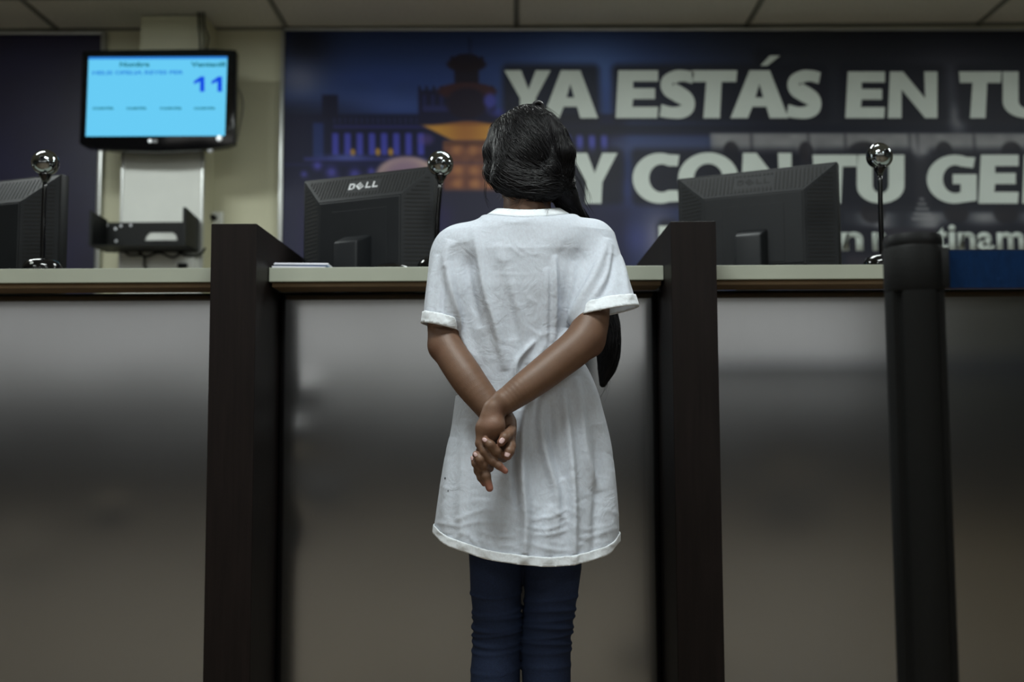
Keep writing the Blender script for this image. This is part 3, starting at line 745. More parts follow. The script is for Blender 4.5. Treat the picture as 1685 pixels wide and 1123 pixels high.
for s_, x0, x1, y0, y1 in (('n', 1385, 1420, 382, 413), ('r', 1436, 1458, 382, 413), ('t', 1542, 1559, 374, 413), ('i', 1562, 1572, 370, 413), ('n', 1577, 1605, 382, 413), ('a', 1609, 1635, 382, 413), ('m', 1641, 1685, 382, 413), ('e', 1690, 1716, 382, 413)):
    small_text(s_, x0, x1, y0, y1, ZL, M_letter, post, pinv, off=0.03)

# navy panel at far left
nv = thing('wall_panel', 'dark navy poster panel with silver edge strip at far left', 'poster', tuple(P(60, 300, 5.27)))
npn = np.array(nv.location)
q = MB().poly(poly_px([(-400, 56), (167, 56), (152, 520), (-400, 520)], 5.27), 5.27, 5.296); q.xf(Matrix.Translation(tuple(-npn))); q.build('navy_board', M_navy, nv)
q = MB().poly(poly_px([(166, 54), (173, 54), (160, 520), (152, 520)], 5.26), 5.26, 5.296, 0.002); q.xf(Matrix.Translation(tuple(-npn))); q.build('edge_strip', M_frame, nv, True, 40)
q = MB().poly(poly_px([(-400, 51), (173, 51), (173, 56), (-400, 56)], 5.26), 5.26, 5.296, 0.002); q.xf(Matrix.Translation(tuple(-npn))); q.build('edge_strip', M_frame, nv, True, 40)

# pilaster
YP = 5.0
xa, xb = xat(219, 60, YP), xat(327, 60, YP)
tag(MB().box(xa, xb, YP + 0.10, YW, 0, CEIL - 0.004).build('trim_1', M_wall), 'cream pilaster behind the television', kind='structure')
wp = thing('wall_board', 'white board on the pilaster below the television', 'board', tuple(P(266, 320, 5.085)))
wpn = np.array(wp.location)
q = MB().poly(poly_px([(203, 252), (332, 252), (328, 520), (195, 520)], 5.075), 5.075, 5.099, 0.002); q.xf(Matrix.Translation(tuple(-wpn))); q.build('board_sheet', M_white, wp)
q = MB().poly(poly_px([(200, 252), (204, 252), (196, 520), (192, 520)], 5.07), 5.07, 5.099, 0.001); q.xf(Matrix.Translation(tuple(-wpn))); q.build('edge_strip', M_frame, wp)
q = MB().poly(poly_px([(331, 252), (335, 252), (331, 520), (327, 520)], 5.07), 5.07, 5.099, 0.001); q.xf(Matrix.Translation(tuple(-wpn))); q.build('edge_strip', M_frame, wp)

# ------------------------------------------------------------------ television
YT = 4.93
tv = thing('television', 'black flat television with a cyan queue-number screen above the counter', 'television', tuple(P(258, 163, YT)))
tn = np.array(tv.location); TI = Matrix.Translation(tuple(-tn))
q = MB().poly(poly_px([(135, 84), (170, 82), (350, 80), (388, 82), (385, 236), (372, 241), (330, 247), (258, 250), (190, 248), (140, 242), (130, 236)], YT), YT, YT + 0.06, 0.006)
q.xf(TI); q.build('housing', M_gloss, tv, True, 35)
q = MB().poly(poly_px([(180, 84), (345, 82), (352, 240), (168, 242)], YT + 0.06), YT + 0.06, YT + 0.12, 0.01); q.xf(TI); q.build('rear_housing', M_black, tv)
q = MB().poly(poly_px([(146, 94), (374, 93), (370, 223.5), (141, 224.5)], YT - 0.001), YT - 0.0012, YT + 0.004); q.xf(TI); scr = q.build('screen', M_screen, tv)
q = MB().poly(poly_px([(146, 94), (374, 93), (373.7, 97), (146, 98)], YT - 0.002), YT - 0.002, YT - 0.0012); q.xf(TI); q.build('screen_header', M_sblue2, scr)
YS = YT - 0.0022
def tvt(s_, x0, x1, y0, y1, m, off=0.0):
    o = small_text(s_, x0, x1, y0, y1, YS, m, scr, tn, 'screen_text', off, 0.0006); return o
tvt('Nombre', 197, 246, 102, 110, M_steal, 0.04); tvt('Ventanill', 314, 371, 102, 110, M_steal, 0.04)
tvt('HELIS OFELIA REYES PER', 152, 302, 116, 123, M_sblue2, 0.03)
for x0 in (319, 348):
    q = MB().poly(poly_px([(x0, 134), (x0 + 11, 126), (x0 + 17.5, 126), (x0 + 17.5, 151), (x0 + 10, 151), (x0 + 10, 134.5), (x0, 138.5)], YS), YS - 0.0006, YS); q.xf(TI); q.build('screen_digit', M_sblue, scr)
for x0, x1 in ((152, 187), (208, 241), (263, 299), (319, 354)): tvt('cuenta', x0, x1, 175.5, 180.5, M_steal, 0.03)
q = MB().lathe([(0.0005, -0.003), (0.009, -0.003), (0.010, 0)], 24, tuple(P(247, 232, YT) - tn), axis='Y'); q.build('maker_logo', M_silver, tv)
o = small_text('LG', 252, 259, 229.5, 235, YT - 0.001, M_silver, tv, tn, 'maker_logo', 0.03, 0.001)
q = MB().lathe([(0.0005, -0.012), (0.013, -0.01), (0.015, 0.0)], 24, tuple(P(346, 248, YT + 0.02) - tn), axis='Y'); q.build('power_button', M_silver, tv, True)
q = MB().lathe([(0.0005, -0.004), (0.014, -0.003), (0.016, 0)], 24, tuple(P(361, 228, YT) - tn), axis='Y'); q.build('sticker', M_silver, tv)
q = MB().box(-0.18, 0.18, 0.12, 5.10 - YT, -0.12, 0.12); q.build('wall_bracket', M_black, tv)
for k, (dx, w2) in enumerate(((-1, 0.005), (4, 0.0045), (9, 0.0045))):
    pts = [P(327 + dx, 20, 5.06), P(328 + dx, 45, 5.05), P(330 + dx + 2 * k, 62, 5.05), P(330 + dx, 84, 5.06), P(328 + dx, 100, 5.07)]
    pts[0][2] = CEIL - 0.001
    c = MB().tube(curve_pts([tuple(p) for p in pts], 5), w2, 8).build('television_cable', M_black, None, True)
    tag(c, ['leftmost', 'middle', 'rightmost'][k] + ' of the black cables dropping from ceiling to television', 'cable', 'cables above the television')

# ------------------------------------------------------------------ rack tray
YR0, YR1 = 4.86, 5.07
rk = thing('wall_rack_tray', 'black metal equipment tray on the wall below the television', 'rack', tuple(P(245, 385, YR1)))
rn = np.array(rk.location); RI = Matrix.Translation(tuple(-rn))
nl, nr = P(146, 403, YR0), P(305, 401, YR0)
fl_, fr_ = nl[0], nr[0]; zb = nl[2]; zt_b = P(245, 366, YR1)[2]; zt_l = P(148, 346, YR0)[2]
zb2 = P(245, 417, YR1)[2]; zb = (zb + zb2) / 2
MB().box(fl_, fr_, YR0, YR1, zb, zb + 0.004).xf(RI).build('bottom_plate', M_rack, rk)
hole = [(p[0], p[1]) for p in poly_px([(238, 396), (241, 388), (247, 382), (284, 381), (290, 387), (292, 396)], YR1)]
# back plate around the hand hole
hx0, hx1 = hole[0][0], hole[-1][0]; hz0 = hole[0][1]; hz1 = hole[2][1]
mbk = MB().box(fl_, hx0, YR1 - 0.003, YR1, zb, zt_b).box(hx1, fr_, YR1 - 0.003, YR1, zb, zt_b).box(hx0, hx1, YR1 - 0.003, YR1, zb, hz0).box(hx0, hx1, YR1 - 0.003, YR1, hz1, zt_b)
mbk.poly([(hx0, hz0), (hx0, hz1), (hole[2][0], hz1), hole[1]], YR1 - 0.003, YR1).poly([(hx1, hz0), hole[4], (hole[3][0], hz1), (hx1, hz1)], YR1 - 0.003, YR1)
mbk.xf(RI).build('back_plate', M_rack, rk)
for nm, x, zt in (('l', fl_, zt_l), ('r', fr_ - 0.003, zt_l + 0.012)):
    t_ = bmesh.new(); ptsy = [(YR0, zb), (YR1, zb), (YR1, zt_b + 0.012), (YR0, zt)]
    mb = MB().prism([(x, a, b_) for a, b_ in ptsy], [(x + 0.003, a, b_) for a, b_ in ptsy]); mb.xf(RI); mb.build('side_plate', M_rack, rk)
    MB().box(x - (0.012 if nm == 'r' else 0), x + (0.003 if nm == 'r' else 0.015), YR0 - 0.002, YR0, zb, zt).xf(RI).build('mounting_ear', M_rack, rk)
scs = MB()
for px, py in ((176, 371), (190, 377), (199, 372), (215, 371), (191, 397)): scs.lathe([(0.0005, -0.003), (0.006, -0.002), (0.007, 0)], 12, tuple(P(px, py, YR1 - 0.003)), axis='Y')
o = scs.xf(RI).build('screws', M_silver, rk); o['kind'] = 'stuff'
MB().box(fl_ + 0.02, fr_ - 0.02, YR1, 5.3 if False else YR1 + 0.004, zb, zb + 0.05).xf(RI).build('wall_flange', M_rack, rk)
for k, pts in enumerate(([(225, 412), (240, 422), (262, 416), (285, 424), (300, 414)], [(205, 410), (212, 420), (236, 421), (238, 438), (250, 452)], [(290, 413), (310, 422), (330, 418), (338, 408)])):
    c = MB().tube(curve_pts([tuple(P(x, y, 5.05)) for x, y in pts], 6), 0.006, 8).build('loose_cable', M_black, None, True)
    tag(c, ['black cable sagging under the middle of the tray', 'black cable dropping from the left underside of the tray', 'black cable looping under the right end of the tray'][k], 'cable', 'cables under the tray')
ob = thing('outlet_box', 'white power outlet box under the right end of the tray', 'outlet', tuple(P(303, 432, 5.05)))
MB().box(-0.05, 0.05, 0, 0.024, -0.04, 0.04, 0.004).build('outlet_body', M_white, ob, True, 40)
MB().box(-0.03, 0.02, -0.018, 0, -0.03, -0.005, 0.005).build('plug', M_black, ob, True, 40)
ob = thing('wall_outlet', 'cream wall outlet with a black plug beside the left divider', 'outlet', tuple(P(356, 359, 5.28)))
MB().box(-0.035, 0.035, 0, 0.02, -0.035, 0.035, 0.004).build('outlet_plate', M_white, ob, True, 40)
MB().lathe([(0.002, -0.03), (0.014, -0.028), (0.016, 0)], 20, (-0.012, 0, 0), axis='Y').build('plug', M_black, ob, True, 40)
c = MB().tube(curve_pts([tuple(P(x, y, yy)) for x, y, yy in ((384, 140, 5.298), (394, 150, 5.294), (400, 172, 5.294), (396, 200, 5.294), (389, 235, 5.298))], 6), 0.003, 6).build('thin_wire', M_grid, None, True)
tag(c, 'thin loose wire hanging at the right side of the television', 'cable')

# ------------------------------------------------------------------ belt post
Yb = 1.2
pr = 48.5 / F * Yb
bc = P(1512, 700, Yb + pr)
bp_ = thing('belt_post', 'black retractable-belt queue post at right in the foreground', 'post', (bc[0], bc[1], 0))
ztp = P(1490, 381, Yb)[2]; zb1 = P(1600, 414, Yb + pr)[2]; zb0 = P(1600, 476, Yb + pr)[2]
# extruded body with four slots
prof = []
for i in range(64):
    a = 2 * math.pi * i / 64; k = abs(((a / (math.pi / 2)) % 1) - 0.0); k = min(k, 1 - k)
    rr = pr * (0.985 if k > 0.10 else 0.86)
    prof.append((rr * math.cos(a + R_(35)), rr * math.sin(a + R_(35))))
mb = MB(); mb.prism([(x, y, 0.02) for x, y in prof], [(x, y, zb0 - 0.004) for x, y in prof]); mb.build('tube_body', M_post, bp_, True, 30)
MB().lathe([(pr * 0.97, zb0 - 0.004), (pr * 1.0, zb0), (pr * 1.0, zb1 + 0.002), (pr * 0.97, zb1 + 0.004)], 48).build('belt_cassette', M_post, bp_, True, 40)
MB().lathe([(pr * 0.96, zb1 + 0.004), (pr * 0.985, zb1 + 0.008), (pr * 0.985, ztp - 0.006), (pr * 0.93, ztp), (0.001, ztp + 0.001)], 48).build('post_cap', M_black, bp_, True, 40)
MB().lathe([(0.165, 0), (0.165, 0.012), (0.15, 0.02), (pr * 1.3, 0.03), (pr * 1.02, 0.04)], 48).build('base_plate', M_black, bp_, True, 40)
for zz in (zb0 + 0.004, (zb0 + zb1) / 2):
    pass
# belt with a thicker end clip at the cassette
bl = P(1531, 445, Yb + pr)
MB().box(pr * 0.25, pr * 0.98, -pr * 0.72, -pr * 0.55, zb0 - 0.001, zb1 + 0.001, 0.002).build('belt_clip', M_black, bp_, True, 40)
bm = bmesh.new(); nb = 40
xsb = np.linspace(pr * 0.35, 2.4, nb)
for i, x in enumerate(xsb):
    sag = -0.03 * math.sin(math.pi * i / (nb - 1)) * 0.0
    y_ = -pr * 0.30 + 0.02 * x
    for z_ in np.linspace(zb0, zb1, 5): bm.verts.new((x, y_ + 0.0006 * math.sin(9 * x + 40 * z_), z_ + sag))
bm.verts.ensure_lookup_table()
for i in range(nb - 1):
    for j in range(4):
        bm.faces.new([bm.verts[i * 5 + j], bm.verts[(i + 1) * 5 + j], bm.verts[(i + 1) * 5 + j + 1], bm.verts[i * 5 + j + 1]])
mb = MB(); mb.bm.free(); mb.bm = bm
o = mb.build('belt', M_belt, bp_); sm = o.modifiers.new('s', 'SOLIDIFY'); sm.thickness = 0.0014
tag(o, 'dark blue webbing belt')
#PERSON#
# ------------------------------------------------------------------ implicit surfaces -> meshes
class Prim:
    """tapered capsule a->b, optionally squashed along axes by scale s about a"""
    def __init__(s, a, ra, b=None, rb=None, sc=None, M=None):
        s.a = np.array(a, np.float32); s.b = np.array(a if b is None else b, np.float32)
        s.ra = ra; s.rb = ra if rb is None else rb
        s.sc = None if sc is None else np.array(sc, np.float32)
        s.M = None if M is None else np.array(M, np.float32)
        s.mx = max(s.ra, s.rb) * (1 if sc is None else 1 / min(sc))
    def _d(s, p, r0=True):
        q = p - s.a; ba = s.b - s.a
        if s.M is not None: q = q @ s.M; ba = ba @ s.M
        if s.sc is not None: q = q * s.sc; ba = ba * s.sc
        bb = float(ba @ ba)
        if bb < 1e-12: return np.sqrt((q * q).sum(-1)) - s.ra
        t = np.clip(q @ ba / bb, 0, 1)
        d = q - t[:, None] * ba
        return np.sqrt((d * d).sum(-1)) - (s.ra + (s.rb - s.ra) * t)
    def eval(s, p):
        d = s._d(p)
        if s.sc is not None: d = d / max(1.0, float(np.mean(s.sc)))
        return d
    def far(s, c, R):
        q = c - s.a; ba = s.b - s.a; bb = float(ba @ ba)
        t = 0 if bb < 1e-12 else min(1, max(0, float(q @ ba) / bb))
        return float(np.linalg.norm(q - t * ba)) - s.mx > R
class Path:
    """smooth tapered tube through points"""
    def __init__(s, pts, rs, n=5, sc=None):
        q = np.array([tuple(p) for p in curve_pts([(*p, r) for p, r in zip(pts, rs)], n)], np.float32)
        s.a, s.r = q[:, :3], q[:, 3]; s.c = s.a.mean(0); s.R = float(np.linalg.norm(s.a - s.c, axis=1).max() + s.r.max())
    def far(s, c, R):
        return float(np.linalg.norm(s.a - c, axis=1).min()) - float(s.r.max()) - 0.03 > R
    def eval(s, p):
        d = np.full(len(p), 1e3, np.float32)
        for a, b_, ra, rb in zip(s.a, s.a[1:], s.r, s.r[1:]):
            ba = b_ - a; q = p - a; t = np.clip(q @ ba / max(1e-12, float(ba @ ba)), 0, 1); q = q - t[:, None] * ba
            d = np.minimum(d, np.sqrt((q * q).sum(-1)) - (ra + (rb - ra) * t))
        return d
class Fn:
    def __init__(s, f): s.f = f
    def eval(s, p): return s.f(p)
    def far(s, c, R): return False
def smin(a, b_, k):
    if k <= 0: return np.minimum(a, b_)
    h = np.maximum(k - np.abs(a - b_), 0) / k
    return np.minimum(a, b_) - h * h * k * 0.25
def smax(a, b_, k): return -smin(-a, -b_, k)
class Field:
    def __init__(s): s.ops = []
    def add(s, prim, k=0.01): s.ops.append((prim, k, 0)); return s
    def sub(s, prim, k=0.004): s.ops.append((prim, k, 1)); return s
    def chain(s, pts, rs, k=0.004, **kw):
        for i in range(len(pts) - 1): s.add(Prim(pts[i], rs[i], pts[i + 1], rs[i + 1], **kw), k)
        return s
    def __call__(s, p, c=None, R=None):
        d = np.full(len(p), 0.5, np.float32)
        for pr_, k, op in s.ops:
            if c is not None and pr_.far(c, R + k): continue
            e = pr_.eval(p).astype(np.float32)
            d = smin(d, e, k) if op == 0 else smax(d, -e, k)
        return d

def surface(field, ax, smooth_steps=1, NB=16):
    """surface nets on a rectilinear grid, only near the surface; ax = three coordinate arrays"""
    ax = [np.asarray(a, np.float32) for a in ax]
    n = [len(a) for a in ax]
    V, K, QD = [], [], []
    def key(i, j, k): return (i.astype(np.int64) * n[1] + j) * n[2] + k
    for bi in range(0, n[0] - 1, NB):
        for bj in range(0, n[1] - 1, NB):
            for bk in range(0, n[2] - 1, NB):
                e = [min(bi + NB, n[0] - 1), min(bj + NB, n[1] - 1), min(bk + NB, n[2] - 1)]
                lo = np.array([ax[0][bi], ax[1][bj], ax[2][bk]]); hi = np.array([ax[0][e[0]], ax[1][e[1]], ax[2][e[2]]])
                c = (lo + hi) / 2; R = float(np.linalg.norm(hi - lo)) / 2
                if abs(float(field(c[None], c, R)[0])) > R * 1.7 + 0.004: continue
                X, Y, Z = ax[0][bi:e[0] + 1], ax[1][bj:e[1] + 1], ax[2][bk:e[2] + 1]
                g = np.stack(np.meshgrid(X, Y, Z, indexing='ij'), -1); sh = g.shape[:3]
                f = field(g.reshape(-1, 3), c, R).reshape(sh)
                sg = f < 0
                if sg.all() or not sg.any(): continue
                a = sg[:-1, :-1, :-1].astype(np.int8)
                cnt = sum(sg[i:sh[0] - 1 + i, j:sh[1] - 1 + j, k:sh[2] - 1 + k].astype(np.int8) for i in (0, 1) for j in (0, 1) for k in (0, 1))
                ci, cj, ck = np.nonzero((cnt > 0) & (cnt < 8))
                acc = np.zeros((len(ci), 3)); num = np.zeros(len(ci))
                for axis in range(3):
                    for u1 in (0, 1):
                        for u2 in (0, 1):
                            o0 = [0, 0, 0]; oth = [q for q in range(3) if q != axis]; o0[oth[0]] = u1; o0[oth[1]] = u2
                            o1 = list(o0); o1[axis] = 1
                            f0 = f[ci + o0[0], cj + o0[1], ck + o0[2]]; f1 = f[ci + o1[0], cj + o1[1], ck + o1[2]]
                            m_ = (f0 < 0) != (f1 < 0)
                            t = np.where(m_, f0 / np.where(m_, f0 - f1, 1), 0)
                            p0 = g[ci + o0[0], cj + o0[1], ck + o0[2]]; p1 = g[ci + o1[0], cj + o1[1], ck + o1[2]]
                            acc += np.where(m_[:, None], p0 + (p1 - p0) * t[:, None], 0); num += m_
                V.append(acc / num[:, None]); K.append(key(ci + bi, cj + bj, ck + bk))
                for axis in range(3):
                    oth = [q for q in range(3) if q != axis]
                    sl0 = [slice(0, sh[q] - 1) for q in range(3)]; sl1 = [slice(0, sh[q] - 1) for q in range(3)]
                    sl1[axis] = slice(1, sh[axis])
                    s0, s1 = sg[tuple(sl0)], sg[tuple(sl1)]
                    idx_ = np.array(np.nonzero(s0 != s1))
                    if idx_.size == 0: continue
                    flip = s0[tuple(idx_)]
                    idx_ = idx_ + np.array([[bi], [bj], [bk]])
                    ok = (idx_[oth[0]] > 0) & (idx_[oth[1]] > 0); idx_ = idx_[:, ok]; flip = flip[ok]
                    u1, u2 = oth
                    if axis == 1: flip = ~flip
                    cs = []
                    for d1, d2 in ((0, 0), (-1, 0), (-1, -1), (0, -1)):
                        q = idx_.copy(); q[u1] += d1; q[u2] += d2; cs.append(key(q[0], q[1], q[2]))
                    q4 = np.stack(cs, -1); q4[~flip] = q4[~flip][:, ::-1]
                    QD.append(q4)
    V = np.concatenate(V); K = np.concatenate(K); QD = np.concatenate(QD)
    o_ = np.argsort(K); V = V[o_]; K = K[o_]
    pos_ = np.searchsorted(K, QD); pos_ = np.clip(pos_, 0, len(K) - 1)
    ok = (K[pos_] == QD).all(1); Fq = pos_[ok]
    V = V.astype(np.float32)
    for _ in range(smooth_steps):
        f, gr = grad(field, V)
        V = V - gr * np.clip(f, -0.003, 0.003)[:, None]
    return V, Fq
def grad(field, V, h=0.0008):
    f = field(V); g = np.zeros_like(V)
    for a in range(3):
        q = V.copy(); q[:, a] += h; g[:, a] = (field(q) - f) / h
    l = np.linalg.norm(g, axis=1, keepdims=True); l[l < 1e-6] = 1
    return f / np.maximum(l[:, 0], 0.3), g / l
def axis_grid(lo, hi, h, fine=None):
    """coordinates with spacing h, and finer inside fine=(a, b, hf)"""
    if fine is None: return np.arange(lo, hi + h, h)
    a, b_, hf = fine
    return np.concatenate([np.arange(lo, a, h), np.arange(a, b_, hf), np.arange(b_, hi + h, h)])
def cull(V, Fq, keep):
    Fk = Fq[keep]; used_ = np.unique(Fk); mp = np.full(len(V), -1); mp[used_] = np.arange(len(used_))
    return V[used_], mp[Fk], used_

# ------------------------------------------------------------------ the girl
YC = 1.975                                  # depth of her body axis
girl = thing('person', 'girl in an oversized white t-shirt with hands clasped behind her back', 'person', (P(866, 700, YC)[0], YC, 0))
gi = np.array(girl.location)
GX = gi[0]
def Z(py, Y=YC): return P(866, py, Y)[2]
def X_(px, py, Y=YC): return P(px, py, Y)[0]

def head_frame():
    hc = P(870, 261, 2.045)
    Rm = Matrix.Rotation(R_(-4), 3, 'Z') @ Matrix.Rotation(R_(-34), 3, 'X')   # bowed forward
    return hc, np.array(Rm)
HC, HR = head_frame()
def hd(x, y, z): return HC + HR @ np.array([x, y, z])       # head frame: +y face, +z crown
mm = 0.001
# ------------------------------------------------------------------ shirt
SR = [(360, 790, 950), (385, 748, 992), (430, 738, 992), (500, 746, 960), (545, 752, 946), (600, 755, 962), (650, 751, 984), (700, 745, 996), (760, 735, 1003), (840, 722, 1011), (890, 715, 1014), (960, 711, 1020)]
sz = np.array([Z(r[0]) for r in SR][::-1])
sl_ = np.array([X_(r[1], r[0]) for r in SR][::-1]); sr_ = np.array([X_(r[2], r[0]) for r in SR][::-1])
dz_ = np.array([Z(y) for y in (960, 890, 800, 700, 640, 560, 480, 420, 380, 350)])
db = np.array([0.150, 0.140, 0.122, 0.104, 0.098, 0.100, 0.106, 0.102, 0.088, 0.072])
NCX, NCY = X_(869, 336), YC + 0.012
zshL, zshR = P(800, 337, YC), P(736, 379, YC); zshL2, zshR2 = P(938, 333, YC), P(1003, 374, YC)
def plane_n(a, b_):
    d = np.array([b_[0] - a[0], b_[2] - a[2]]); n_ = np.array([-d[1], d[0]]); n_ /= np.linalg.norm(n_)
    if n_[1] < 0: n_ = -n_
    return n_, a
pl = [plane_n(zshL, zshR), plane_n(zshL2, zshR2)]
def shirt_torso(p):
    z = p[:, 2]
    L_ = np.interp(z, sz, sl_); R2 = np.interp(z, sz, sr_); b_ = np.interp(z, dz_, db)
    cx = (L_ + R2) / 2; a = (R2 - L_) / 2
    dx = (p[:, 0] - cx) / a; dy = (p[:, 1] - (YC + 0.004)) / b_
    k = (np.abs(dx) ** 2.35 + np.abs(dy) ** 2.35) ** (1 / 2.35)
    d = (k - 1) * np.minimum(a, b_) * 0.9
    # back yoke slopes forward towards the neck
    for n_, q in pl: d = smax(d, (p[:, 0] - q[0]) * n_[0] + (z - q[2]) * n_[1] + 0.165 * np.abs(p[:, 1] - YC) - 0.010, 0.035)
    zc_ = P(868, 357, 1.905)[2] + 0.16 * (p[:, 1] - 1.905) + 1.2 * (p[:, 0] - NCX) ** 2
    return smax(d, z - zc_, 0.012)
# ------------------------------------------------------------------ jeans
jeans = Field()
JL = [((817, 900), 45.5, 0), ((818, 935), 44.5, 0), ((816, 975), 41, 0), ((818, 1012), 38.5, 0), ((818, 1050), 38.0, -0.003), ((816, 1090), 39.5, -0.012), ((815, 1123), 39.5, -0.014), ((815, 1190), 38, -0.012), ((818, 1260), 30, -0.002), ((822, 1330), 24, 0.004), ((823, 1375), 22, 0.005)]
JR = [((908, 900), 48.5, 0), ((908, 935), 48, 0), ((907, 975), 43.5, 0), ((903, 1012), 40.5, 0), ((898, 1050), 40, -0.003), ((898, 1090), 39.5, -0.012), ((899, 1123), 38.5, -0.014), ((900, 1190), 37, -0.012), ((897, 1260), 30, -0.002), ((893, 1330), 24, 0.004), ((892, 1375), 22, 0.005)]
def leg_fn(J, wr):
    zc = np.array([Z(j[0][1]) for j in J][::-1]); xc = np.array([X_(j[0][0], j[0][1]) for j in J][::-1])
    rc = np.array([j[1] / F * YC for j in J][::-1]); yc_ = np.array([YC + j[2] for j in J][::-1])
    def f(p):
        z = p[:, 2]
        x0 = np.interp(z, zc, xc); r = np.interp(z, zc, rc); y0 = np.interp(z, zc, yc_)
        rad = np.hypot((p[:, 0] - x0), (p[:, 1] - y0) * 0.94)
        d = rad - r
        a_ = np.arctan2(p[:, 1] - y0, p[:, 0] - x0)
        for zz, am, wd, ph, sk in wr: d = d - am * np.exp(-((z - zz - sk * np.sin(a_ + ph)) / wd) ** 2) * (0.75 + 0.25 * np.sin(2 * a_ + ph))
        d = smax(d, z - Z(880), 0.01)
        return smax(d, 0.062 - z, 0.004)
    return f
WR = lambda lst, s_: [(Z(y), a * 1.5 * mm, w * 0.85 / F * YC, p, k / F * YC) for y, a, w, p, k in lst]
w1 = WR([(974, 1.6, 3, 0.3, 4), (1003, 2.2, 4, 1.0, 5), (1014, 2.6, 4, 2.5, 3), (1028, 3.6, 4.5, 0.5, 4), (1040, 3.2, 3.5, 2.0, 5), (1052, 2.6, 4, 0.2, 4), (1066, 1.6, 4, 1.2, 3), (1096, 0.9, 5, 1, 4), (1150, 1.0, 6, 0, 6), (1320, 3, 5, 0, 3), (1340, 3, 5, 1, 3), (1360, 3, 5, 2, 3)], 1)
w2 = WR([(985, 1.4, 4, 2.3, 5), (1004, 2.6, 4.5, 3.0, 6), (1017, 2.6, 4, 2.4, 4), (1030, 3.4, 4.5, 3.5, 5), (1044, 3.0, 3.5, 2.2, 5), (1056, 3.0, 4, 3.4, 6), (1068, 2.2, 4, 2.6, 3), (1092, 1.0, 5, 3.0, 5), (1160, 1.0, 6, 0, 6), (1322, 3, 5, 0, 3), (1342, 3, 5, 1, 3), (1362, 3, 5, 2, 3)], 1)
def hips(p):
    z = p[:, 2]; a = np.interp(z, [Z(905), Z(870), Z(800), Z(730)], [0.110, 0.118, 0.116, 0.102]); b_ = np.interp(z, [Z(905), Z(860), Z(800), Z(730)], [0.085, 0.104, 0.104, 0.088])
    k = np.sqrt(((p[:, 0] - GX) / a) ** 2 + ((p[:, 1] - YC) / b_) ** 2); d = (k - 1) * b_ * 0.9
    return smax(smax(d, z - Z(735), 0.004), Z(905) - z, 0.04)
body = Field()
def ellip(c, r, k=0.01, R=None, f=body):
    r = np.array(r, float); m_ = r.min()
    f.add(Prim(c, m_, sc=tuple(m_ / r), M=R), k)
# torso, elliptical stack
tz = [Z(1010), Z(930), Z(860), Z(790), Z(700), Z(620), Z(540), Z(470), Z(420), Z(385), Z(365)]
tw = [0.100, 0.135, 0.150, 0.150, 0.118, 0.108, 0.122, 0.135, 0.145, 0.13, 0.085]
tdp = [0.085, 0.098, 0.103, 0.098, 0.082, 0.078, 0.088, 0.092, 0.088, 0.072, 0.058]
ty_ = [YC, YC, YC - 0.002, YC, YC + 0.004, YC + 0.004, YC, YC - 0.004, YC - 0.005, YC - 0.003, YC]
tz = np.array(tz)
def torso(p):
    z = p[:, 2]
    a = np.interp(z, tz, tw); b_ = np.interp(z, tz, tdp); cy = np.interp(z, tz, ty_)
    k = np.sqrt(((p[:, 0] - GX) / a) ** 2 + ((p[:, 1] - cy) / b_) ** 2)
    d = (k - 1) * np.minimum(a, b_) * 0.9
    d = smax(d, z - tz[-1], 0.05); return smax(d, tz[0] - z, 0.03)
trunk = Field(); trunk.add(Fn(torso), 0)
for px in (765, 932): ellip(P(px, 420, 1.915), (0.05, 0.04, 0.06), 0.03, f=trunk)
trunk.add(Prim(P(867, 392, 1.98), 0.050, P(765, 410, 1.97), 0.038), 0.03).add(Prim(P(867, 392, 1.98), 0.050, P(972, 405, 1.97), 0.038), 0.03)
body.add(Fn(lambda p: smax(smax(trunk(p), shirt_torso(p) + 0.007, 0.004), Z(800) - p[:, 2], 0.01)), 0)
body.add(Fn(lambda p: hips(p) + 0.006), 0.003)
# shoulder blades
# neck and head
nb = P(868, 345, 1.968)
body.add(Prim(P(867, 385, 1.985), 0.050, hd(0, -0.018, -0.070), 0.046), 0.02)
ellip(hd(0, -0.012, 0.012), (0.066, 0.082, 0.075), 0.02, HR)
ellip(hd(0, 0.035, -0.035), (0.058, 0.052, 0.072), 0.02, HR)     # face
ellip(hd(0, 0.058, -0.088), (0.026, 0.022, 0.02), 0.02, HR)      # chin
body.add(Prim(hd(0, 0.088, -0.018), 0.007, hd(0, 0.100, -0.045), 0.0105), 0.008)     # nose
for sx in (-1, 1):
    body.add(Prim(hd(sx * 0.008, 0.092, -0.047), 0.006), 0.005)
    body.add(Prim(hd(sx * 0.014, 0.084, 0.0), 0.006, hd(sx * 0.045, 0.070, 0.002), 0.006), 0.012)   # brow
    body.add(Prim(hd(sx * 0.040, 0.062, -0.04), 0.016), 0.02)                          # cheek
    body.sub(Prim(hd(sx * 0.030, 0.092, -0.016), 0.013), 0.008)                        # eye socket
    # ear: rim and lobe
    ea = [hd(sx * 0.074, 0.0, -0.002), hd(sx * 0.082, -0.014, 0.010), hd(sx * 0.083, -0.024, -0.006), hd(sx * 0.078, -0.018, -0.030), hd(sx * 0.073, -0.004, -0.042)]
    body.chain(ea, [0.006, 0.0055, 0.0055, 0.006, 0.008], 0.004)
    ellip(hd(sx * 0.074, -0.010, -0.014), (0.006, 0.016, 0.024), 0.005, HR)
body.add(Prim(hd(-0.018, 0.084, -0.066), 0.0065, hd(0.018, 0.084, -0.066), 0.0065), 0.006)   # lips
body.add(Prim(hd(-0.013, 0.082, -0.073), 0.0065, hd(0.013, 0.082, -0.073), 0.0065), 0.004)
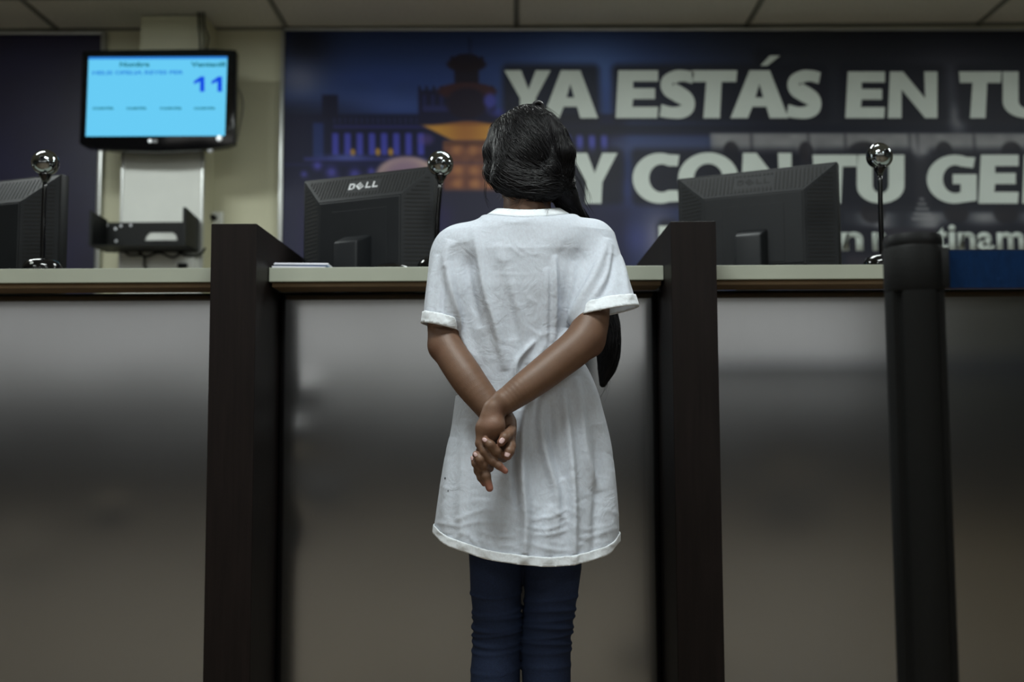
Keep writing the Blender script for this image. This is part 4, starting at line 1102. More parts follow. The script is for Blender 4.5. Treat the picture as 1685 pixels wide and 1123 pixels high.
# legs
def pr_(px, Y): return px / F * Y
for c in ([(818, 915), (817, 1000), (820, 1062), (815, 1123), (815, 1230), (822, 1330)], [(908, 915), (907, 1000), (900, 1062), (899, 1123), (900, 1230), (893, 1330)]):
    pts = [P(c[0][0], c[0][1], YC), P(c[1][0], c[1][1], YC), P(c[2][0], c[2][1], YC - 0.004), P(c[3][0], c[3][1], YC - 0.012), P(c[4][0], c[4][1], YC - 0.006), P(c[5][0], c[5][1], YC + 0.005)]
    pts[-1][2] = 0.075
    body.add(Path(pts[1:], [0.036, 0.034, 0.034, 0.030, 0.018]), 0.004)
    ft_ = pts[-1]
    body.add(Prim((ft_[0], ft_[1] - 0.012, 0.048), 0.026, (ft_[0] + 0.008 * np.sign(ft_[0] - GX), ft_[1] + 0.12, 0.036), 0.022), 0.02)
LEGX = None
# arms: shoulder, elbow, wrist
Ra = [P(968, 412, 1.965), P(975, 500, 1.895), P(962, 556, 1.866), P(908, 604, 1.842), P(866, 636, 1.822), P(832, 661, 1.812)]
La = [P(758, 412, 1.968), P(731, 500, 1.945), P(733, 562, 1.925), P(766, 619, 1.885), P(800, 664, 1.866), P(826, 697, 1.855)]
body.add(Path(Ra, [0.040, 0.0335, 0.0350, 0.0320, 0.0285, 0.0235], 6), 0.012)
body.add(Path(La, [0.038, 0.0300, 0.0310, 0.0325, 0.0280, 0.0240], 6), 0.012)
body.add(Prim(P(972, 566, 1.885), 0.024), 0.02); body.add(Prim(P(724, 572, 1.925), 0.020), 0.02)
# hands: points given in the 5.91x crop of the hands (origin 740,640)
def H(cx, cy, Y): return tuple(P(740 + cx / 5.91, 640 + cy / 5.91, Y))
def hr(r, Y=1.8): return r / 5.91 / F * Y
KM = 0.012
# right hand (in front): carpus, metacarpals, heel
body.chain([H(500, 140, 1.812), H(440, 190, 1.808), H(390, 270, 1.803)], [hr(92), hr(80), hr(72)], KM)
body.chain([H(400, 200, 1.806), H(330, 380, 1.800), H(300, 525, 1.798)], [hr(66), hr(66), hr(52)], KM)
body.chain([H(430, 220, 1.806), H(395, 380, 1.795), H(365, 500, 1.800)], [hr(66), hr(66), hr(50)], KM)
body.chain([H(450, 240, 1.808), H(455, 360, 1.797), H(440, 450, 1.802)], [hr(62), hr(70), hr(54)], KM)
# left hand (behind): carpus and palm on the right side, passing behind to the lower left
body.chain([H(520, 250, 1.850), H(565, 330, 1.840), H(575, 430, 1.828)], [hr(85, 1.85), hr(66), hr(62)], KM)
body.chain([H(570, 400, 1.832), H(565, 540, 1.822), H(530, 640, 1.820)], [hr(62), hr(60), hr(52)], KM)
body.chain([H(530, 380, 1.840), H(470, 560, 1.832), H(430, 690, 1.825)], [hr(66), hr(60), hr(48)], KM)
body.chain([H(450, 560, 1.832), H(400, 700, 1.826), H(355, 740, 1.822)], [hr(54), hr(50), hr(44)], KM)
KF = 0.0035
# left-hand fingers, nails towards us: A over the right knuckles, B and C below it, plus two short ones at the right
FA = [H(520, 670, 1.806), H(455, 610, 1.785), H(395, 545, 1.778), H(345, 502, 1.782)]; body.chain(FA, [hr(50), hr(46), hr(42), hr(35)], KF)
FB = [H(385, 770, 1.812), H(335, 740, 1.796), H(295, 690, 1.790), H(255, 640, 1.793)]; body.chain(FB, [hr(46), hr(44), hr(40), hr(34)], KF)
FC = [H(320, 830, 1.818), H(285, 780, 1.806), H(248, 730, 1.802), H(232, 680, 1.805)]; body.chain(FC, [hr(38), hr(36), hr(33), hr(29)], KF)
T1 = [H(600, 400, 1.815), H(575, 440, 1.800), H(535, 475, 1.787), H(500, 522, 1.783)]; body.chain(T1, [hr(52), hr(48), hr(46), hr(40)], KF)
T2 = [H(585, 500, 1.812), H(592, 560, 1.798), H(580, 610, 1.790), H(562, 655, 1.788)]; body.chain(T2, [hr(52), hr(50), hr(48), hr(42)], KF)
# right-hand fingers pointing down and right
R1 = [H(300, 540, 1.798), H(345, 610, 1.790), H(415, 700, 1.788), H(480, 750, 1.788), H(540, 800, 1.790)]; body.chain(R1, [hr(50), hr(47), hr(43), hr(37), hr(29)], KF)
R2 = [H(300, 600, 1.806), H(325, 720, 1.806), H(352, 850, 1.800), H(388, 968, 1.800)]; body.chain(R2, [hr(44), hr(46), hr(46), hr(36)], KF)
R3 = [H(255, 690, 1.815), H(272, 800, 1.812), H(300, 870, 1.810), H(332, 930, 1.812)]; body.chain(R3, [hr(36), hr(36), hr(31), hr(22)], KF)
# creases
for a, b_, r in (((480, 190), (530, 235), 3), ((500, 175), (575, 240), 3.5), ((455, 345), (520, 400), 3.5), ((345, 470), (450, 560), 5), ((300, 700), (345, 800), 4), ((320, 560), (400, 690), 3)):
    pass

zf = (H(400, 1030, 1.8)[2], H(400, -20, 1.8)[2]); xf_ = (H(180, 0, 1.8)[0], H(680, 0, 1.8)[0])
axb = [axis_grid(GX - 0.27, GX + 0.27, 0.0036, (xf_[0], xf_[1], 0.0012)),
       axis_grid(1.70, 2.24, 0.0036, (1.765, 1.885, 0.0013)),
       axis_grid(-0.01, Z(150), 0.0036, (zf[0], zf[1], 0.0013))]
BV, BF = surface(body, axb)
me = fast_mesh('body', BV - gi, BF)
# natural skin colour: pinkish finger pads, darker elbows
skc = np.ones((len(BV), 4), np.float32); base_s = np.array(lin((107, 80, 63)))
skc[:, :3] = base_s
def tint(c, r, colr, amt):
    d = np.linalg.norm(BV - np.array(c, np.float32), axis=1)[:, None]
    k = np.clip(1 - d / r, 0, 1) ** 1.2 * amt
    skc[:, :3] = skc[:, :3] * (1 - k) + np.array(lin(colr)) * k
for c in (R1[-1], R2[-1]): tint(c, 0.020, (174, 112, 98), 0.9)
for c in (R3[-1], T1[-1], T2[-1]): tint(c, 0.013, (160, 104, 88), 0.7)
for c in (FA[-1], FB[-1], FC[-1]): tint(c, 0.011, (142, 92, 80), 0.6)
tint(P(978, 578, 1.86), 0.05, (96, 66, 54), 0.6); tint(P(718, 582, 1.90), 0.045, (96, 66, 54), 0.5)
tint(H(500, 215, 1.79), 0.02, (100, 70, 58), 0.6)
pal = H(400, 330, 1.78); tint(pal, 0.03, (134, 96, 78), 0.5)
ca = me.color_attributes.new('skin', 'FLOAT_COLOR', 'POINT'); ca.data.foreach_set('color', skc.ravel())
def skin_mat():
    m = bpy.data.materials.new('skin'); m.use_nodes = True; nt = m.node_tree; b = nt.nodes['Principled BSDF']
    a = nt.nodes.new('ShaderNodeVertexColor'); a.layer_name = 'skin'
    tc = nt.nodes.new('ShaderNodeTexCoord'); n = nt.nodes.new('ShaderNodeTexNoise'); n.inputs['Scale'].default_value = 45; n.inputs['Detail'].default_value = 6
    nt.links.new(tc.outputs['Object'], n.inputs[0])
    mx = nt.nodes.new('ShaderNodeMix'); mx.data_type = 'RGBA'; mx.blend_type = 'MULTIPLY'; mx.inputs[0].default_value = 0.35
    rp = nt.nodes.new('ShaderNodeValToRGB'); rp.color_ramp.elements[0].position = 0.35; rp.color_ramp.elements[1].position = 0.65
    rp.color_ramp.elements[0].color = (0.72, 0.68, 0.66, 1); rp.color_ramp.elements[1].color = (1.1, 1.08, 1.06, 1)
    nt.links.new(n.outputs[0], rp.inputs[0]); nt.links.new(a.outputs[0], mx.inputs[6]); nt.links.new(rp.outputs[0], mx.inputs[7]); nt.links.new(mx.outputs[2], b.inputs['Base Color'])
    n2 = nt.nodes.new('ShaderNodeTexVoronoi'); n2.inputs['Scale'].default_value = 650
    nt.links.new(tc.outputs['Object'], n2.inputs[0])
    bp = nt.nodes.new('ShaderNodeBump'); bp.inputs['Strength'].default_value = 0.25; bp.inputs['Distance'].default_value = 0.0006
    nt.links.new(n2.outputs[0], bp.inputs['Height']); nt.links.new(bp.outputs[0], b.inputs['Normal'])
    b.inputs['Roughness'].default_value = 0.5; b.inputs['Specular IOR Level'].default_value = 0.4
    b.inputs['Subsurface Weight'].default_value = 0.08; b.inputs['Subsurface Radius'].default_value = (0.6, 0.25, 0.12); b.inputs['Subsurface Scale'].default_value = 0.01
    return m
M_skin = skin_mat()
bodyo = link('body', me, M_skin, girl, smooth=True)

# nails: small curved plates laid on the finger tips
def nail(chain, r, wdt, ln, back=0.2, side=(0, -1, 0)):
    t = np.array(chain[-1]); q = np.array(chain[-2]); d = t - q; d /= np.linalg.norm(d)
    n_ = np.array(side, float); n_ -= d * (n_ @ d); n_ /= np.linalg.norm(n_)
    s_ = np.cross(d, n_)
    bm = bmesh.new(); NU, NV = 9, 9; gv = []
    c = t - d * ln * back
    for i in range(NU):
        a = (i / (NU - 1) - 0.5) * 2
        for j in range(NV):
            b_ = (j / (NV - 1) - 0.5) * 2
            rad = r * 1.05 + 0.0004
            ang = a * wdt / rad * (1 - 0.28 * max(0, b_) ** 2 - 0.3 * max(0, -b_) ** 3)
            lift = -0.0009 * max(0.0, b_) ** 2
            pt = c + d * (b_ * ln / 2 * (1 - 0.18 * a * a)) + (n_ * math.cos(ang) + s_ * math.sin(ang)) * (rad + lift)
            gv.append(bm.verts.new(pt - gi))
    for i in range(NU - 1):
        for j in range(NV - 1):
            bm.faces.new((gv[i * NV + j], gv[(i + 1) * NV + j], gv[(i + 1) * NV + j + 1], gv[i * NV + j + 1]))
    mb = MB(); mb.bm.free(); mb.bm = bm
    o = mb.build('fingernail', M_nail, bodyo, True); sm = o.modifiers.new('s', 'SOLIDIFY'); sm.thickness = 0.0006; sm.offset = 0
nail(T1, hr(40), hr(26), hr(62), 0.05, (-0.1, -1, 0.0)); nail(T2, hr(42), hr(30), hr(62), 0.15, (-0.1, -1, 0.3))
nail(FA, hr(35), hr(20), hr(50), 0.1, (-0.1, -1, 0.1)); nail(FB, hr(34), hr(18), hr(46), 0.1, (-0.2, -1, 0.1)); nail(FC, hr(29), hr(16), hr(44), 0.0, (-0.5, -1, 0))
# eyes and lips
for sx in (-1, 1):
    q = MB(); bmesh.ops.create_uvsphere(q.bm, u_segments=20, v_segments=12, radius=0.0115); q.xf(Matrix.Translation(tuple(hd(sx * 0.030, 0.074, -0.016) - gi))); e = q.build('eye', M_eye, bodyo, True)
    q = MB(); bmesh.ops.create_uvsphere(q.bm, u_segments=16, v_segments=10, radius=0.0055); q.xf(Matrix.Translation(tuple(hd(sx * 0.030, 0.0815, -0.017) - gi))); q.build('iris', M_iris, bodyo, True)

# ------------------------------------------------------------------ shirt
shirt = Field(); shirt.add(Fn(shirt_torso), 0)
cufL = (P(697, 533, 1.935), P(752, 544, 1.930)); cufR = (P(945, 523, 1.885), P(1046, 507, 1.915))
cl_c = (cufL[0] + cufL[1]) / 2; cr_c = (cufR[0] + cufR[1]) / 2
aL0, aR0 = P(757, 412, 1.972), P(972, 402, 1.972)
def ext(a, b_, k): return b_ + (b_ - a) * k
shirt.add(Prim(aL0, 0.050, ext(aL0, cl_c, 0.25), 0.032, sc=(1, 0.80, 1)), 0.03)
shirt.add(Prim(P(745, 425, 1.972), 0.043, P(735, 500, 1.96), 0.037, sc=(1, 0.85, 1)), 0.02)
shirt.add(Prim(aR0, 0.051, ext(aR0, cr_c, 0.25), 0.066, sc=(1, 1.15, 1)), 0.022)
hem_px = np.array([(700, 884), (714, 894), (730, 903), (748, 908), (768, 912), (790, 919), (815, 924), (840, 927), (866, 930), (900, 933), (930, 932), (946, 931), (952, 929), (975, 926), (1000, 921), (1012, 916), (1021, 905), (1035, 900)], float)
hemX = np.array([P(a, b_, 1.85)[0] for a, b_ in hem_px]); hemZ = np.array([P(a, b_, 1.85)[2] for a, b_ in hem_px]); Z0 = float(hemZ.min())
def unwarp(p):
    q = p.copy(); fd = np.clip((Z(600) - p[:, 2]) / (Z(600) - Z(840)), 0, 1); fd = fd * fd * (3 - 2 * fd)
    q[:, 2] = p[:, 2] + (np.interp(p[:, 0], hemX, hemZ) - Z0) * fd; return q
class Warped:
    def __call__(s, p, c=None, R=None): return shirt(unwarp(p), None if c is None else unwarp(c[None])[0], None if R is None else R * 1.4)
axz = axis_grid(Z0 - 0.0028 * 8, Z(315), 0.0028)
SV, SF = surface(Warped(), [axis_grid(GX - 0.28, GX + 0.28, 0.0028), axis_grid(1.78, 2.18, 0.0028), axz], 0)
SW = SV[:, 2] - Z0
SV = unwarp(SV)
f_, g_ = grad(shirt, SV); g_[:, 2] *= (SW > 0.05); SV = SV - g_ * np.clip(f_, -0.003, 0.003)[:, None]
_, SN = grad(shirt, SV)
sx_, sy_ = Q(SV)
backm = np.clip((-SN[:, 1] + 0.25) / 0.6, 0, 1)
def ridge(pts, amp, wd, taper=True, sharp=1.0):
    """fold: height along a poly-line given in px of the back view"""
    global disp
    pts = np.array([tuple(p) for p in curve_pts([(a, b_) for a, b_ in pts], 6)])
    best = np.full(len(SV), 1e9); tt = np.zeros(len(SV)); n_ = len(pts) - 1
    x0, x1, y0, y1 = pts[:, 0].min() - 4 * wd, pts[:, 0].max() + 4 * wd, pts[:, 1].min() - 4 * wd, pts[:, 1].max() + 4 * wd
    sel = np.nonzero((sx_ > x0) & (sx_ < x1) & (sy_ > y0) & (sy_ < y1))[0]
    bx, by = sx_[sel], sy_[sel]; bd = np.full(len(sel), 1e9); bt = np.zeros(len(sel))
    for i in range(n_):
        ax_, ay_ = pts[i]; dx, dy = pts[i + 1] - pts[i]; l2 = dx * dx + dy * dy + 1e-9
        t = np.clip(((bx - ax_) * dx + (by - ay_) * dy) / l2, 0, 1)
        d = np.hypot(bx - ax_ - t * dx, by - ay_ - t * dy); m_ = d < bd
        bd[m_] = d[m_]; bt[m_] = (i + t[m_]) / n_
    e = (np.sin(np.pi * np.clip(bt, 0, 1)) ** 0.5 if taper else 1)
    disp[sel] += amp * e * np.exp(-(bd / wd) ** 2 * 0.5 * sharp)
disp = np.zeros(len(SV))
mm = 0.001
for p_, a_, w_ in (([(752, 425), (765, 435)], -6, 15), ([(925, 420), (950, 425)], -6, 16), ([(770, 400), (785, 395)], 2.5, 14), ([(930, 388), (955, 392)], 3, 15), ([(866, 400), (866, 560)], -5, 20)):
    ridge(p_, a_ * mm, w_, False)
LONG = [
 ([(780, 372), (788, 420), (800, 480), (812, 520), (822, 560), (832, 610)], 4.2, 8), ([(742, 395), (735, 430), (746, 490), (762, 545), (785, 605)], 4.5, 8),
 ([(818, 400), (840, 470), (860, 540), (866, 600)], 2.2, 9), ([(1000, 392), (978, 455), (952, 508), (930, 560), (905, 590)], 5.0, 8),
 ([(914, 420), (913, 490), (911, 565)], 3.8, 5), ([(900, 440), (899, 500), (897, 580)], 2.4, 5), ([(945, 430), (938, 500), (920, 570)], 2.5, 6),
 ([(893, 640), (890, 700), (901, 760), (915, 810), (918, 880)], 4.0, 7), ([(925, 640), (936, 740), (942, 830), (944, 935)], 6.0, 7),
 ([(948, 620), (955, 680), (965, 750), (990, 810)], 4.0, 7), ([(962, 600), (980, 670), (997, 745), (1006, 830), (1010, 900)], 4.5, 8),
 ([(872, 640), (862, 700), (860, 780), (866, 860), (862, 928)], 7.0, 8), ([(845, 690), (848, 760), (850, 840)], -4.0, 6),
 ([(848, 628), (852, 595), (880, 560)], 3.0, 4), ([(770, 690), (765, 760), (760, 840), (765, 905)], 2.6, 10), ([(745, 720), (737, 800), (730, 880)], 2.8, 9),
 ([(800, 820), (798, 880), (800, 920)], 2.5, 9), ([(905, 830), (900, 880), (902, 930)], 2.6, 9), ([(980, 700), (985, 800), (978, 920)], -3.5, 8),
 ([(905, 660), (908, 720), (925, 790)], -3.0, 6), ([(830, 430), (838, 500), (845, 560)], -2.0, 10), ([(765, 400), (772, 470), (790, 540)], -3.0, 8),
 ([(720, 420), (710, 470), (704, 525)], 2.2, 5), ([(735, 440), (728, 500), (735, 530)], -2.2, 5), ([(1010, 420), (1000, 470), (975, 505)], -2.6, 6), ([(1022, 420), (1030, 470), (1035, 495)], 2.0, 5),
 ([(1005, 400), (1000, 450), (972, 500)], 2.0, 4)]
for p_, a_, w_ in LONG: ridge(p_, a_ * mm * 2.6, w_ * 0.70)
SHORT = [
 ([(865, 855), (903, 852), (937, 837)], 2.2, 2.6), ([(862, 866), (897, 872), (930, 862)], 2.0, 2.4), ([(868, 880), (908, 880), (943, 869)], 1.8, 2.6), ([(719, 860), (759, 867), (785, 860), (845, 862)], 1.8, 2.6),
 ([(770, 876), (780, 890), (791, 903)], 2.2, 3), ([(791, 875), (819, 883), (851, 883)], 1.6, 2.4), ([(949, 886), (977, 883), (1012, 869)], 1.8, 3), ([(753, 857), (785, 843), (822, 836)], 1.6, 2.6),
 ([(950, 870), (975, 872), (1008, 862)], 1.4, 3), ([(870, 895), (905, 905), (938, 908)], 1.8, 2.6), ([(800, 905), (830, 898), (858, 905)], 1.6, 3), ([(900, 838), (925, 850), (938, 866)], 1.6, 3),
 ([(870, 600), (888, 583), (900, 560)], 1.6, 2.4), ([(862, 585), (880, 565), (896, 545)], 1.3, 2.4), ([(870, 540), (890, 552), (905, 548)], 1.2, 2.4), ([(862, 478), (872, 492), (885, 500)], 1.0, 2.4),
 ([(835, 403), (848, 412), (862, 424)], 1.2, 2), ([(845, 396), (870, 415), (905, 424)], 0.9, 2), ([(745, 888), (760, 878), (772, 884)], 1.4, 3), ([(735, 850), (745, 862), (756, 852)], 1.2, 3),
 ([(820, 362), (845, 366), (875, 360), (905, 350)], 1.4, 2.4), ([(778, 352), (790, 356), (808, 366)], 1.4, 2.4), ([(812, 451), (840, 452), (890, 450)], 0.5, 1.6)]
for p_, a_, w_ in SHORT: ridge(p_, a_ * mm * 1.0, w_)
# scattered small crumples, denser near the hem
for _ in range(150):
    cx = rng.uniform(722, 1008); cy = rng.uniform(700, 905) if rng.random() < 0.7 else rng.uniform(390, 620)
    an = rng.uniform(-0.9, 0.9) if cy > 820 else rng.uniform(0.6, 2.4); ln = rng.uniform(8, 22)
    dx, dy = math.cos(an) * ln, math.sin(an) * ln * 0.7
    ridge([(cx - dx, cy - dy), (cx + rng.uniform(-3, 3), cy + rng.uniform(-3, 3)), (cx + dx, cy + dy)], rng.uniform(0.3, 0.95) * mm * (1 if rng.random() < 0.7 else -1), rng.uniform(1.8, 3.6))
# drapes round the rest of the garment
ang = np.arctan2(SV[:, 1] - YC, SV[:, 0] - GX); low = np.clip((Z(520) - SV[:, 2]) / 0.35, 0, 1)
fr = (0.005 * np.sin(ang * 9 + 1.3 + SV[:, 2] * 3) + 0.003 * np.sin(ang * 17 + 0.4 - SV[:, 2] * 5)) * low
disp = disp * backm + fr * (1 - backm) + fr * 0.22 * backm
SV2 = SV + SN * disp[:, None].astype(np.float32)
# cut lines
def along(v, a, c, L0, L1):
    """signed distance past the cuff plane (through the cuff line, facing along the arm)"""
    ln = np.array(L1) - np.array(L0); ln /= np.linalg.norm(ln)
    n_ = np.array(c) - np.array(a); n_[1] = 0; ln[1] = 0; ln /= np.linalg.norm(ln); n_ -= ln * (n_ @ ln); n_ /= np.linalg.norm(n_)
    return (v - np.array(L0)) @ n_
fc_c = SV2[SF].mean(1)
sd_h = SW.copy()
aL = along(SV2, aL0, cl_c, *cufL); aR = along(SV2, aR0, cr_c, *cufR)
sideL = (SV2[:, 0] < np.interp(SV2[:, 2], sz, sl_) + 0.006) & (SV2[:, 2] > Z(650)) & (np.abs(SV2[:, 0] - cl_c[0]) < 0.07)
sideR = (SV2[:, 0] > np.interp(SV2[:, 2], sz, sr_) + 0.002) & (SV2[:, 2] > Z(680)) & (np.abs(SV2[:, 0] - cr_c[0]) < 0.09)
neck = (((SV2[:, 0] - NCX) / 0.0800) ** 2 + ((SV2[:, 1] - NCY) / 0.070) ** 2 < 1) & (SV2[:, 2] > Z(430))
def face_all(m_): return m_[SF].all(1)
def face_any(m_): return m_[SF].any(1)
drop = face_any(sd_h < 0) | face_any(sideL & (aL > 0)) | face_any(sideR & (aR > 0)) | face_any(neck)
# tidy the cut edges: slide the border vertices onto the cut
keep = ~drop
def snap(mask, dist, dirv):
    global SV2
    b_ = np.zeros(len(SV2), bool); b_[np.unique(SF[keep & face_any(mask)])] = True
used_b = np.zeros(len(SV2), bool)
ek = SF[keep]; e_all = np.concatenate([ek[:, [0, 1]], ek[:, [1, 2]], ek[:, [2, 3]], ek[:, [3, 0]]]); e_all.sort(1)
un, ct = np.unique(e_all, axis=0, return_counts=True); used_b[un[ct == 1].ravel()] = True
for sd_, a0, cc, L_ in ((sideL, aL0, cl_c, cufL), (sideR, aR0, cr_c, cufR)):
    ln = np.array(L_[1]) - np.array(L_[0]); ln /= np.linalg.norm(ln); n_ = np.array(cc) - np.array(a0); n_[1] = 0; ln[1] = 0; ln /= np.linalg.norm(ln); n_ -= ln * (n_ @ ln); n_ /= np.linalg.norm(n_)
    dd = (SV2 - np.array(L_[0])) @ n_
    m_ = used_b & (dd < 0) & (dd > -0.0045) & (SV2[:, 2] > Z(600)); SV2[m_] -= (n_ * dd[m_][:, None]).astype(np.float32)
# neck border onto the ellipse
ex, ey = (SV2[:, 0] - NCX) / 0.0800, (SV2[:, 1] - NCY) / 0.070; rr_ = np.sqrt(ex ** 2 + ey ** 2)
m_ = used_b & (rr_ < 1.09) & (SV2[:, 2] > Z(430)); SV2[m_, 0] = NCX + (SV2[m_, 0] - NCX) / rr_[m_]; SV2[m_, 1] = NCY + (SV2[m_, 1] - NCY) / rr_[m_]
HEMW, CUFW = 0.0196, 0.024
inhem = face_all(sd_h < HEMW) & keep & face_all(SV2[:, 2] < Z(820))
inL = face_all(sideL & (aL > -CUFW)) & keep; inR = face_all(sideR & (aR > -CUFW)) & keep
main = keep & ~inhem & ~inL & ~inR
# even out every cut and seam line: slide its vertices along the line's own average
reg = np.where(~keep, -1, np.where(inhem, 1, np.where(inL, 2, np.where(inR, 3, 0))))
eA = np.concatenate([SF[:, [0, 1]], SF[:, [1, 2]], SF[:, [2, 3]], SF[:, [3, 0]]]); eR = np.tile(reg, 4); eA = np.sort(eA, 1)
kk = eA[:, 0].astype(np.int64) * len(SV2) + eA[:, 1]; od = np.argsort(kk, kind='stable'); kk = kk[od]; eA = eA[od]; eR = eR[od]
same = (kk[1:] == kk[:-1]) & (eR[1:] != eR[:-1]); be = eA[1:][same]
deg = np.bincount(be.ravel(), minlength=len(SV2))
for _ in range(14):
    acc = np.zeros_like(SV2); np.add.at(acc, be[:, 0], SV2[be[:, 1]]); np.add.at(acc, be[:, 1], SV2[be[:, 0]])
    mv = deg == 2; SV2[mv] = 0.5 * SV2[mv] + 0.25 * acc[mv]
def cloth_mat(name, tr, col=(211, 216, 227)):
    m = bpy.data.materials.new(name); m.use_nodes = True; nt = m.node_tree; b = nt.nodes['Principled BSDF']
    b.inputs['Base Color'].default_value = (*lin(col), 1); b.inputs['Roughness'].default_value = 0.85; b.inputs['Specular IOR Level'].default_value = 0.2
    b.inputs['Sheen Weight'].default_value = 0.12
    tc = nt.nodes.new('ShaderNodeTexCoord')
    n = nt.nodes.new('ShaderNodeTexNoise'); n.inputs['Scale'].default_value = 240; n.inputs['Detail'].default_value = 3
    mp = nt.nodes.new('ShaderNodeMapping'); mp.inputs['Scale'].default_value = (1, 1, 0.55)
    n3 = nt.nodes.new('ShaderNodeTexNoise'); n3.inputs['Scale'].default_value = 28; n3.inputs['Detail'].default_value = 4; n3.inputs['Distortion'].default_value = 1.6
    nt.links.new(tc.outputs['Object'], mp.inputs[0]); nt.links.new(mp.outputs[0], n.inputs[0]); nt.links.new(tc.outputs['Object'], n3.inputs[0])
    b1 = nt.nodes.new('ShaderNodeBump'); b1.inputs['Strength'].default_value = 0.35; b1.inputs['Distance'].default_value = 0.0008
    b2 = nt.nodes.new('ShaderNodeBump'); b2.inputs['Strength'].default_value = 0.42; b2.inputs['Distance'].default_value = 0.005
    nt.links.new(n3.outputs[0], b2.inputs['Height']); nt.links.new(n.outputs[0], b1.inputs['Height']); nt.links.new(b2.outputs[0], b1.inputs['Normal']); nt.links.new(b1.outputs[0], b.inputs['Normal'])
    rp = nt.nodes.new('ShaderNodeValToRGB'); c = lin(col); rp.color_ramp.elements[0].position = 0.3; rp.color_ramp.elements[1].position = 0.7
    rp.color_ramp.elements[0].color = (c[0] * 0.95, c[1] * 0.95, c[2] * 0.955, 1); rp.color_ramp.elements[1].color = (min(1, c[0] * 1.03), min(1, c[1] * 1.06), min(1, c[2] * 1.06), 1)
    nt.links.new(n.outputs[0], rp.inputs[0]); nt.links.new(rp.outputs[0], b.inputs['Base Color'])
    if tr:
        ts = nt.nodes.new('ShaderNodeBsdfTransparent'); mx = nt.nodes.new('ShaderNodeMixShader'); mx.inputs[0].default_value = tr
        out = nt.nodes['Material Output']; nt.links.new(b.outputs[0], mx.inputs[1]); nt.links.new(ts.outputs[0], mx.inputs[2]); nt.links.new(mx.outputs[0], out.inputs[0])
    return m
M_cloth = cloth_mat('thin_white_cotton', 0.20); M_cloth2 = cloth_mat('folded_white_cotton', 0.0, (220, 223, 228))
def cloth_part(name, mask, m, parent, off=0.0, th=0.0008):
    v_, f_, us = cull(SV2, SF, mask)
    v_ = v_ + SN[us] * off
    o = link(name, fast_mesh(name, v_ - gi, f_), m, parent, smooth=True)
    if th: s2 = o.modifiers.new('s', 'SOLIDIFY'); s2.thickness = th; s2.offset = 0
    return o
shirt_o = cloth_part('shirt', main, M_cloth, girl, 0, 0)
cloth_part('hem', inhem, M_cloth2, shirt_o, 0.0016, 0.0022)
cloth_part('sleeve_cuff', inL, M_cloth2, shirt_o, 0.0022, 0.003); cloth_part('sleeve_cuff', inR, M_cloth2, shirt_o, 0.0022, 0.003)
# neckband following the neckline
bm = bmesh.new(); NA = 96; NR = 5; rings = []
for j in range(NR):
    k = 1.03 - 0.055 * j; ring = []
    for i in range(NA):
        a = 2 * math.pi * i / NA
        x = NCX + 0.080 * k * math.cos(a); y = NCY + 0.070 * k * math.sin(a)
        zs_ = np.linspace(Z(420), Z(315), 90, dtype=np.float32)
        x1, y1 = NCX + 0.080 * 1.05 * math.cos(a), NCY + 0.070 * 1.05 * math.sin(a)
        f = shirt(np.stack([np.full(90, x1), np.full(90, y1), zs_], -1).astype(np.float32)); ins = np.nonzero(f < 0)[0]
        zt = zs_[ins[-1]] if len(ins) else Z(350)
        ring.append([x, y, zt + 0.0012 + 0.0042 * j * (0.6 + 0.4 * max(0, -math.sin(a)))])
    z_ = np.array([q[2] for q in ring]); z_ = (np.roll(z_, 1) + np.roll(z_, -1) + np.roll(z_, 2) + np.roll(z_, -2) + z_) / 5
    rings.append([bm.verts.new((q[0] - gi[0], q[1] - gi[1], zz)) for q, zz in zip(ring, z_)])
for a, b_ in zip(rings, rings[1:]):
    for i in range(NA): bm.faces.new((a[i], a[(i + 1) % NA], b_[(i + 1) % NA], b_[i]))
mb = MB(); mb.bm.free(); mb.bm = bm
o = mb.build('neckband', M_cloth2, shirt_o, True); s2 = o.modifiers.new('s', 'SOLIDIFY'); s2.thickness = 0.0024; s2.offset = 0
# two tiny holes near the left side of the shirt
for px, py, r in ((738, 789, 0.0022), (741, 809, 0.0013)):
    i = int(np.argmin((sx_ - px) ** 2 + (sy_ - py) ** 2 + (SN[:, 1] > -0.1) * 1e6)); c_ = SV2[i] + SN[i] * 0.0004
    n_ = Vector(SN[i]); q = MB().lathe([(0.0002, 0.0), (r, 0.0), (r, 0.0004)], 12, axis='Z'); q.xf(Matrix.Translation(tuple(c_ - gi)) @ n_.to_track_quat('Z', 'Y').to_matrix().to_4x4()); q.build('small_hole', M_void, shirt_o)

# ------------------------------------------------------------------ jeans
jeans.add(Fn(leg_fn(JL, w1)), 0); jeans.add(Fn(leg_fn(JR, w2)), 0.0015); jeans.add(Fn(hips), 0.02)
JV, JF = surface(jeans, [axis_grid(GX - 0.14, GX + 0.14, 0.0036), axis_grid(YC - 0.13, YC + 0.13, 0.0036), axis_grid(0.05, Z(725), 0.0036, (Z(1130), Z(960), 0.0022))])
M_jean = mat('navy_denim', (28, 39, 64), 0.8, noise_amt=0.22, noise_scale=300, bump=0.5, bump_scale=900, spec=0.25)
jo = link('jeans', fast_mesh('jeans', JV - gi, JF), M_jean, girl, smooth=True)
jo['label'] = 'dark navy skinny jeans'
